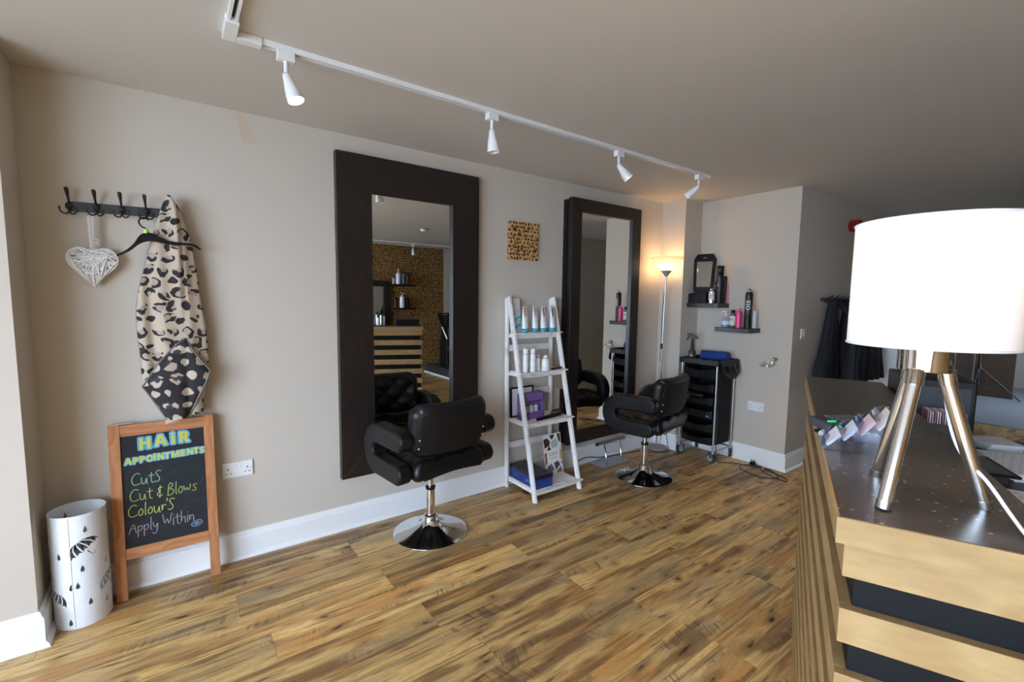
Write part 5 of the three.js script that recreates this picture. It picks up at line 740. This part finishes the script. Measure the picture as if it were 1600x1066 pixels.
// ------------------------------------------------------------------ on the counter and desk
{ const [x, z] = cw(0.60, 0.06), t = thing('card_reader', 'dark card payment keypad with green light at the counter edge', 'card reader', [x, 1.1305, z], CT - 0.9); mesh('body', rb(0.16, 0.022, 0.075, 0, 0.02, 0, 0.006).rotateX(0.05), mat.slate, t); for (let i = 0; i < 8; i++) for (let j = 0; j < 3; j++) mesh('key', rb(0.011, 0.006, 0.012, -0.035 + i * 0.014, 0.033, -0.02 + j * 0.017, 0.002, 1), mat.greyPlastic, t); mesh('indicator', rb(0.02, 0.004, 0.008, -0.062, 0.032, 0.024, 0.001), mat.led, t); }
{ const [x, z] = cw(0.555, 0.045), t = thing('black_booklet', 'black booklet under the card payment keypad', 'booklet', [x, 1.1303, z], CT - 0.9); mesh('cover', bx(0.1, 0.006, 0.07, 0, 0.003, 0.01), mat.blackMatt, t); mesh('mark', bx(0.02, 0.0006, 0.01, 0.0, 0.0064, 0.035), M({ color: lin(0.4, 0.4, 0.5) }), t); }
const HX = cw(0.44, 0.063), HT_ = CT - Math.PI / 2;               // the holder faces the customer side; its tiers climb inwards
{ const t = thing('leaflet_holder', 'clear acrylic tiered card holder on the counter', 'card holder', [HX[0], 1.1303, HX[1]], HT_);
  const side = new THREE.Shape([[-0.066, 0.002], [0.066, 0.002], [0.066, 0.092], [0.052, 0.094], [0.022, 0.072], [-0.008, 0.052], [-0.036, 0.034], [-0.066, 0.014]].map((p) => new THREE.Vector2(...p)));
  for (const zz of [-0.056, 0.053]) mesh('side_panel', ext(side, 0.003).translate(0, 0, zz), mat.clear, t);
  for (let k = 0; k < 4; k++) mesh('pocket', beam([-0.064 + k * 0.03, 0.003 + k * 0.016, -0.0], [-0.05 + k * 0.03, 0.03 + k * 0.02, -0.0], 0.104, 0.0015, [0, 0, 1]), mat.clear, t);
  mesh('base', bx(0.13, 0.002, 0.105, 0, 0.001, 0), mat.clear, t); }
[['#e9ecf4', 'plain white business cards in the lowest tier of the clear holder'], ['#dfe6f6', 'pale blue business cards in the second tier of the clear holder'], ['#e8cdd2', 'pink edged business cards in the third tier of the clear holder'], ['#f0e6d6', 'cream business cards in the top tier of the clear holder']].forEach(([c, label], i) => {
  const t = thing('business_card_stack', label, 'cards', [HX[0], 1.1303, HX[1]], HT_, 'cards in the acrylic holder'), m = M({ color: new THREE.Color(c), roughness: 0.5 });
  for (let k = 0; k < 3; k++) mesh('card', beam([-0.055 + i * 0.03 + k * 0.0016, 0.006 + i * 0.016, 0], [-0.032 + i * 0.03 + k * 0.0016, 0.036 + i * 0.019 - k * 0.002, 0], 0.085, 0.0008, [0, 0, 1]), m, t); });
{ const [x, z] = cw(1.42, 0.385), t = thing('till', 'black till box standing behind the far end of the counter', 'till', [x, 0.951, z], CT); mesh('body', rb(0.27, 0.245, 0.2, 0, 0.1225, 0, 0.006), mat.blackPlastic, t); mesh('front_panel', bx(0.002, 0.2, 0.17, -0.1362, 0.12, 0), M({ color: lin(0.05, 0.06, 0.07), roughness: 0.15 }), t); mesh('badge', bx(0.06, 0.001, 0.02, 0, 0.2405, -0.06), mat.satin, t); }
{ const [x, z] = cw(1.225, 0.39), t = thing('card_index', 'dark tray of pink and white record cards in front of the till', 'card tray', [x, 0.951, z], CT); mesh('tray', [bx(0.1, 0.004, 0.11, 0, 0.002, 0), bx(0.004, 0.11, 0.11, -0.05, 0.055, 0), bx(0.004, 0.11, 0.11, 0.05, 0.055, 0), bx(0.1, 0.11, 0.004, 0, 0.055, 0.055), bx(0.1, 0.11, 0.004, 0, 0.055, -0.055)], mat.darkBrown, t); for (let i = 0; i < 16; i++) mesh('record_card', bx(0.085, 0.145, 0.002, 0, 0.077, -0.048 + i * 0.0064), i % 3 ? mat.paper : M({ color: lin(0.6, 0.22, 0.26), roughness: 0.6 }), t); }
const ruled = (seed0) => canvasTex(256, 256, (g, w, h) => { g.fillStyle = '#e6eaf0'; g.fillRect(0, 0, w, h); for (let i = 0; i < 16; i++) { g.fillStyle = '#aebccb'; g.fillRect(8, 12 + i * 15, 240, 2); g.fillStyle = '#8a94a6'; for (let k = 0; k < 5; k++) g.fillRect(12 + ((i * 37 + k * 51 + seed0) % 220), 6 + i * 15, 8 + ((i * 13 + k * 7) % 16), 3); } });
[['open white appointment book on the desk behind the table lamp', 1.14, 0.60, 0.26, 0.22, 0.022, 0.05], ['loose written sheets at the near end of the desk', 0.78, 0.46, 0.22, 0.26, 0.008, -0.05], ['small white paper pile at the far end of the desk', 1.40, 0.57, 0.12, 0.1, 0.03, 0.3]].forEach(([label, u, v, w, d, h, r], i) => { const [x, z] = cw(u, v), t = thing(['appointment_book', 'paper_sheets', 'paper_pile'][i], label, 'papers', [x, 0.951, z], CT + r); const m = M({ map: ruled(i * 31), roughness: 0.7 }); for (let k = 0; k < 4; k++) { const s = mesh('sheet', bx(w, h / 4 - 0.0004, d, rr(-0.006, 0.006), h / 4 * (k + 0.5), rr(-0.006, 0.006)), m, t); s.rotation.y = rr(-0.04, 0.04); } });
{ const [x, z] = cw(1.02, 0.42), t = thing('desk_tablet', 'flat black tablet lying among the desk papers', 'tablet', [x, 0.977, z], CT + 0.1); mesh('body', rb(0.19, 0.009, 0.14, 0, 0.005, 0, 0.004), mat.blackPlastic, t); mesh('screen', bx(0.18, 0.001, 0.112, 0, 0.0096, 0), M({ color: lin(0.01, 0.01, 0.012), roughness: 0.08 }), t); mesh('stand_foot', bx(0.15, 0.024, 0.1, 0, -0.013, 0), mat.darkBrown, t); }
{ const [x, z] = cw(0.58, 0.45), t = thing('teal_folder', 'teal and white folder at the near end of the desk', 'folder', [x, 0.951, z], CT - 0.1); mesh('cover', bx(0.1, 0.006, 0.24, -0.02, 0.003, 0), M({ color: lin(0.2, 0.55, 0.55), roughness: 0.5 }), t); mesh('pages', bx(0.09, 0.004, 0.23, -0.03, 0.0085, 0), mat.paper, t); }

// ------------------------------------------------------------------ far side of the room, seen in the mirrors
function wallShelf(label, y) { const t = thing('leopard_wall_shelf', label, 'shelf', [3.44, y, 5.35], 0, 'shelves on the leopard wall'); mesh('board', rb(0.42, 0.035, 0.2, 0, -0.0175, 0, 0.002), mat.wenge, t); mesh('wall_bracket', bx(0.36, 0.025, 0.01, 0, -0.018, 0.094), mat.blackMetal, t); }
wallShelf('upper black shelf on the leopard print wall', 1.70); wallShelf('lower black shelf on the leopard print wall', 1.265);
const pumpTop = [[0, 0.2], [0.018, 0.2], [0.018, 0.225], [0.006, 0.228], [0.006, 0.26], [0.02, 0.262], [0.02, 0.275], [0, 0.277]];
bottle('pump_bottle', 'large white pump bottle on the upper leopard wall shelf', 'hair product', [3.37, 1.7005, 5.34], cylProf(0.045, 0.205, 0.02), mat.whiteGloss, pumpTop, mat.white, 'bottles on the leopard wall shelves');
bottle('shampoo_bottle', 'green bottle on the upper leopard wall shelf', 'hair product', [3.47, 1.7005, 5.34], cylProf(0.035, 0.2, 0.02), M({ color: lin(0.03, 0.16, 0.13), roughness: 0.3 }), [[0, 0.2], [0.02, 0.2], [0.02, 0.235], [0, 0.237]], mat.blackPlastic, 'bottles on the leopard wall shelves');
bottle('shampoo_bottle', 'purple bottle on the upper leopard wall shelf', 'hair product', [3.545, 1.7005, 5.35], cylProf(0.03, 0.18, 0.02), M({ color: lin(0.2, 0.04, 0.12), roughness: 0.3 }), [[0, 0.18], [0.018, 0.18], [0.018, 0.21], [0, 0.212]], mat.blackPlastic, 'bottles on the leopard wall shelves');
bottle('shampoo_bottle', 'short clear bottle at the left of the upper leopard wall shelf', 'hair product', [3.29, 1.7005, 5.36], cylProf(0.03, 0.12, 0.02), mat.grey, null, null, 'bottles on the leopard wall shelves');
bottle('pump_bottle', 'large white pump bottle on the lower leopard wall shelf', 'hair product', [3.44, 1.2655, 5.34], cylProf(0.045, 0.21, 0.02), mat.whiteGloss, pumpTop.map(([a, b]) => [a, b + 0.005]), mat.white, 'bottles on the leopard wall shelves');
bottle('shampoo_bottle', 'black bottle left of the pump on the lower leopard wall shelf', 'hair product', [3.33, 1.2655, 5.35], cylProf(0.03, 0.19, 0.02), mat.blackPlastic, null, null, 'bottles on the leopard wall shelves');
bottle('shampoo_bottle', 'black bottle right of the pump on the lower leopard wall shelf', 'hair product', [3.55, 1.2655, 5.35], cylProf(0.033, 0.19, 0.02), mat.blackPlastic, null, null, 'bottles on the leopard wall shelves');
{ const t = thing('station_mirror', 'dark framed mirror on the leopard print wall behind the counter', 'mirror', [2.75, 0.3, 5.448], Math.PI); const W = 0.48, h = 1.46; mesh('frame', [span(-W, -W + 0.11, 0, h, 0, 0.05), span(W - 0.11, W, 0, h, 0, 0.05), span(-W + 0.11, W - 0.11, 0, 0.11, 0, 0.05), span(-W + 0.11, W - 0.11, h - 0.11, h, 0, 0.05)], mat.wenge, t); mesh('glass', bx(2 * W - 0.21, h - 0.21, 0.005, 0, h / 2, 0.012), mat.mirror, t); mesh('ledge', span(-W + 0.1, W - 0.1, 0.62, 0.65, 0.05, 0.2), mat.wenge, t); }
[['white spray bottle on the station mirror ledge', 2.97, 0.14, mat.whiteGloss], ['silver spray bottle on the station mirror ledge', 3.03, 0.19, mat.silver], ['pale grey bottle on the station mirror ledge', 3.085, 0.17, mat.grey]].forEach(([label, x, h, m]) => bottle('ledge_bottle', label, 'hair product', [x, 0.951, 5.32], cylProf(0.026, h, 0.015), m, [[0, h], [0.014, h], [0.014, h + 0.04], [0, h + 0.042]], mat.blackPlastic, 'bottles on the station ledge'));
{ const t = thing('wash_basin_chair', 'black backwash chair and basin on the raised platform', 'wash basin', [4.25, 0.17, 4.95]);
  mesh('basin', (() => { const g = lathe([[0.02, 0.70], [0.12, 0.72], [0.2, 0.80], [0.245, 0.98], [0.25, 1.0], [0.235, 1.0], [0.19, 0.84], [0.1, 0.76], [0.02, 0.75]], 40); return g; })(), M({ color: lin(0.01, 0.01, 0.011), roughness: 0.15 }), t);
  mesh('pedestal', (() => { const s = new THREE.Shape([[-0.16, 0], [0.16, 0], [0.12, 0.35], [0.15, 0.72], [-0.13, 0.72], [-0.17, 0.35]].map((p) => new THREE.Vector2(...p))); return ext(s, 0.3, 0.03).translate(0, 0, -0.15); })(), mat.blackPlastic, t);
  mesh('seat', softBox(0.5, 0.14, 0.55, 0.05, 8, 4, 8).translate(0.05, 0.35, -0.48), mat.leather, t); mesh('backrest', softBox(0.5, 0.55, 0.12, 0.05, 8, 8, 4).rotateX(-0.35).translate(0.05, 0.62, -0.28), mat.leather, t);
  mesh('tap', tube([[0.1, 0.98, 0.2], [0.1, 1.12, 0.18], [0.1, 1.14, 0.1], [0.1, 1.08, 0.06]], 0.012, 10), mat.chrome, t);
  mesh('tie_rod', rod([-0.2, 0.74, -0.05], [-0.12, 0.3, -0.3], 0.016), mat.chrome, t); }

renderer.render(scene, camera);
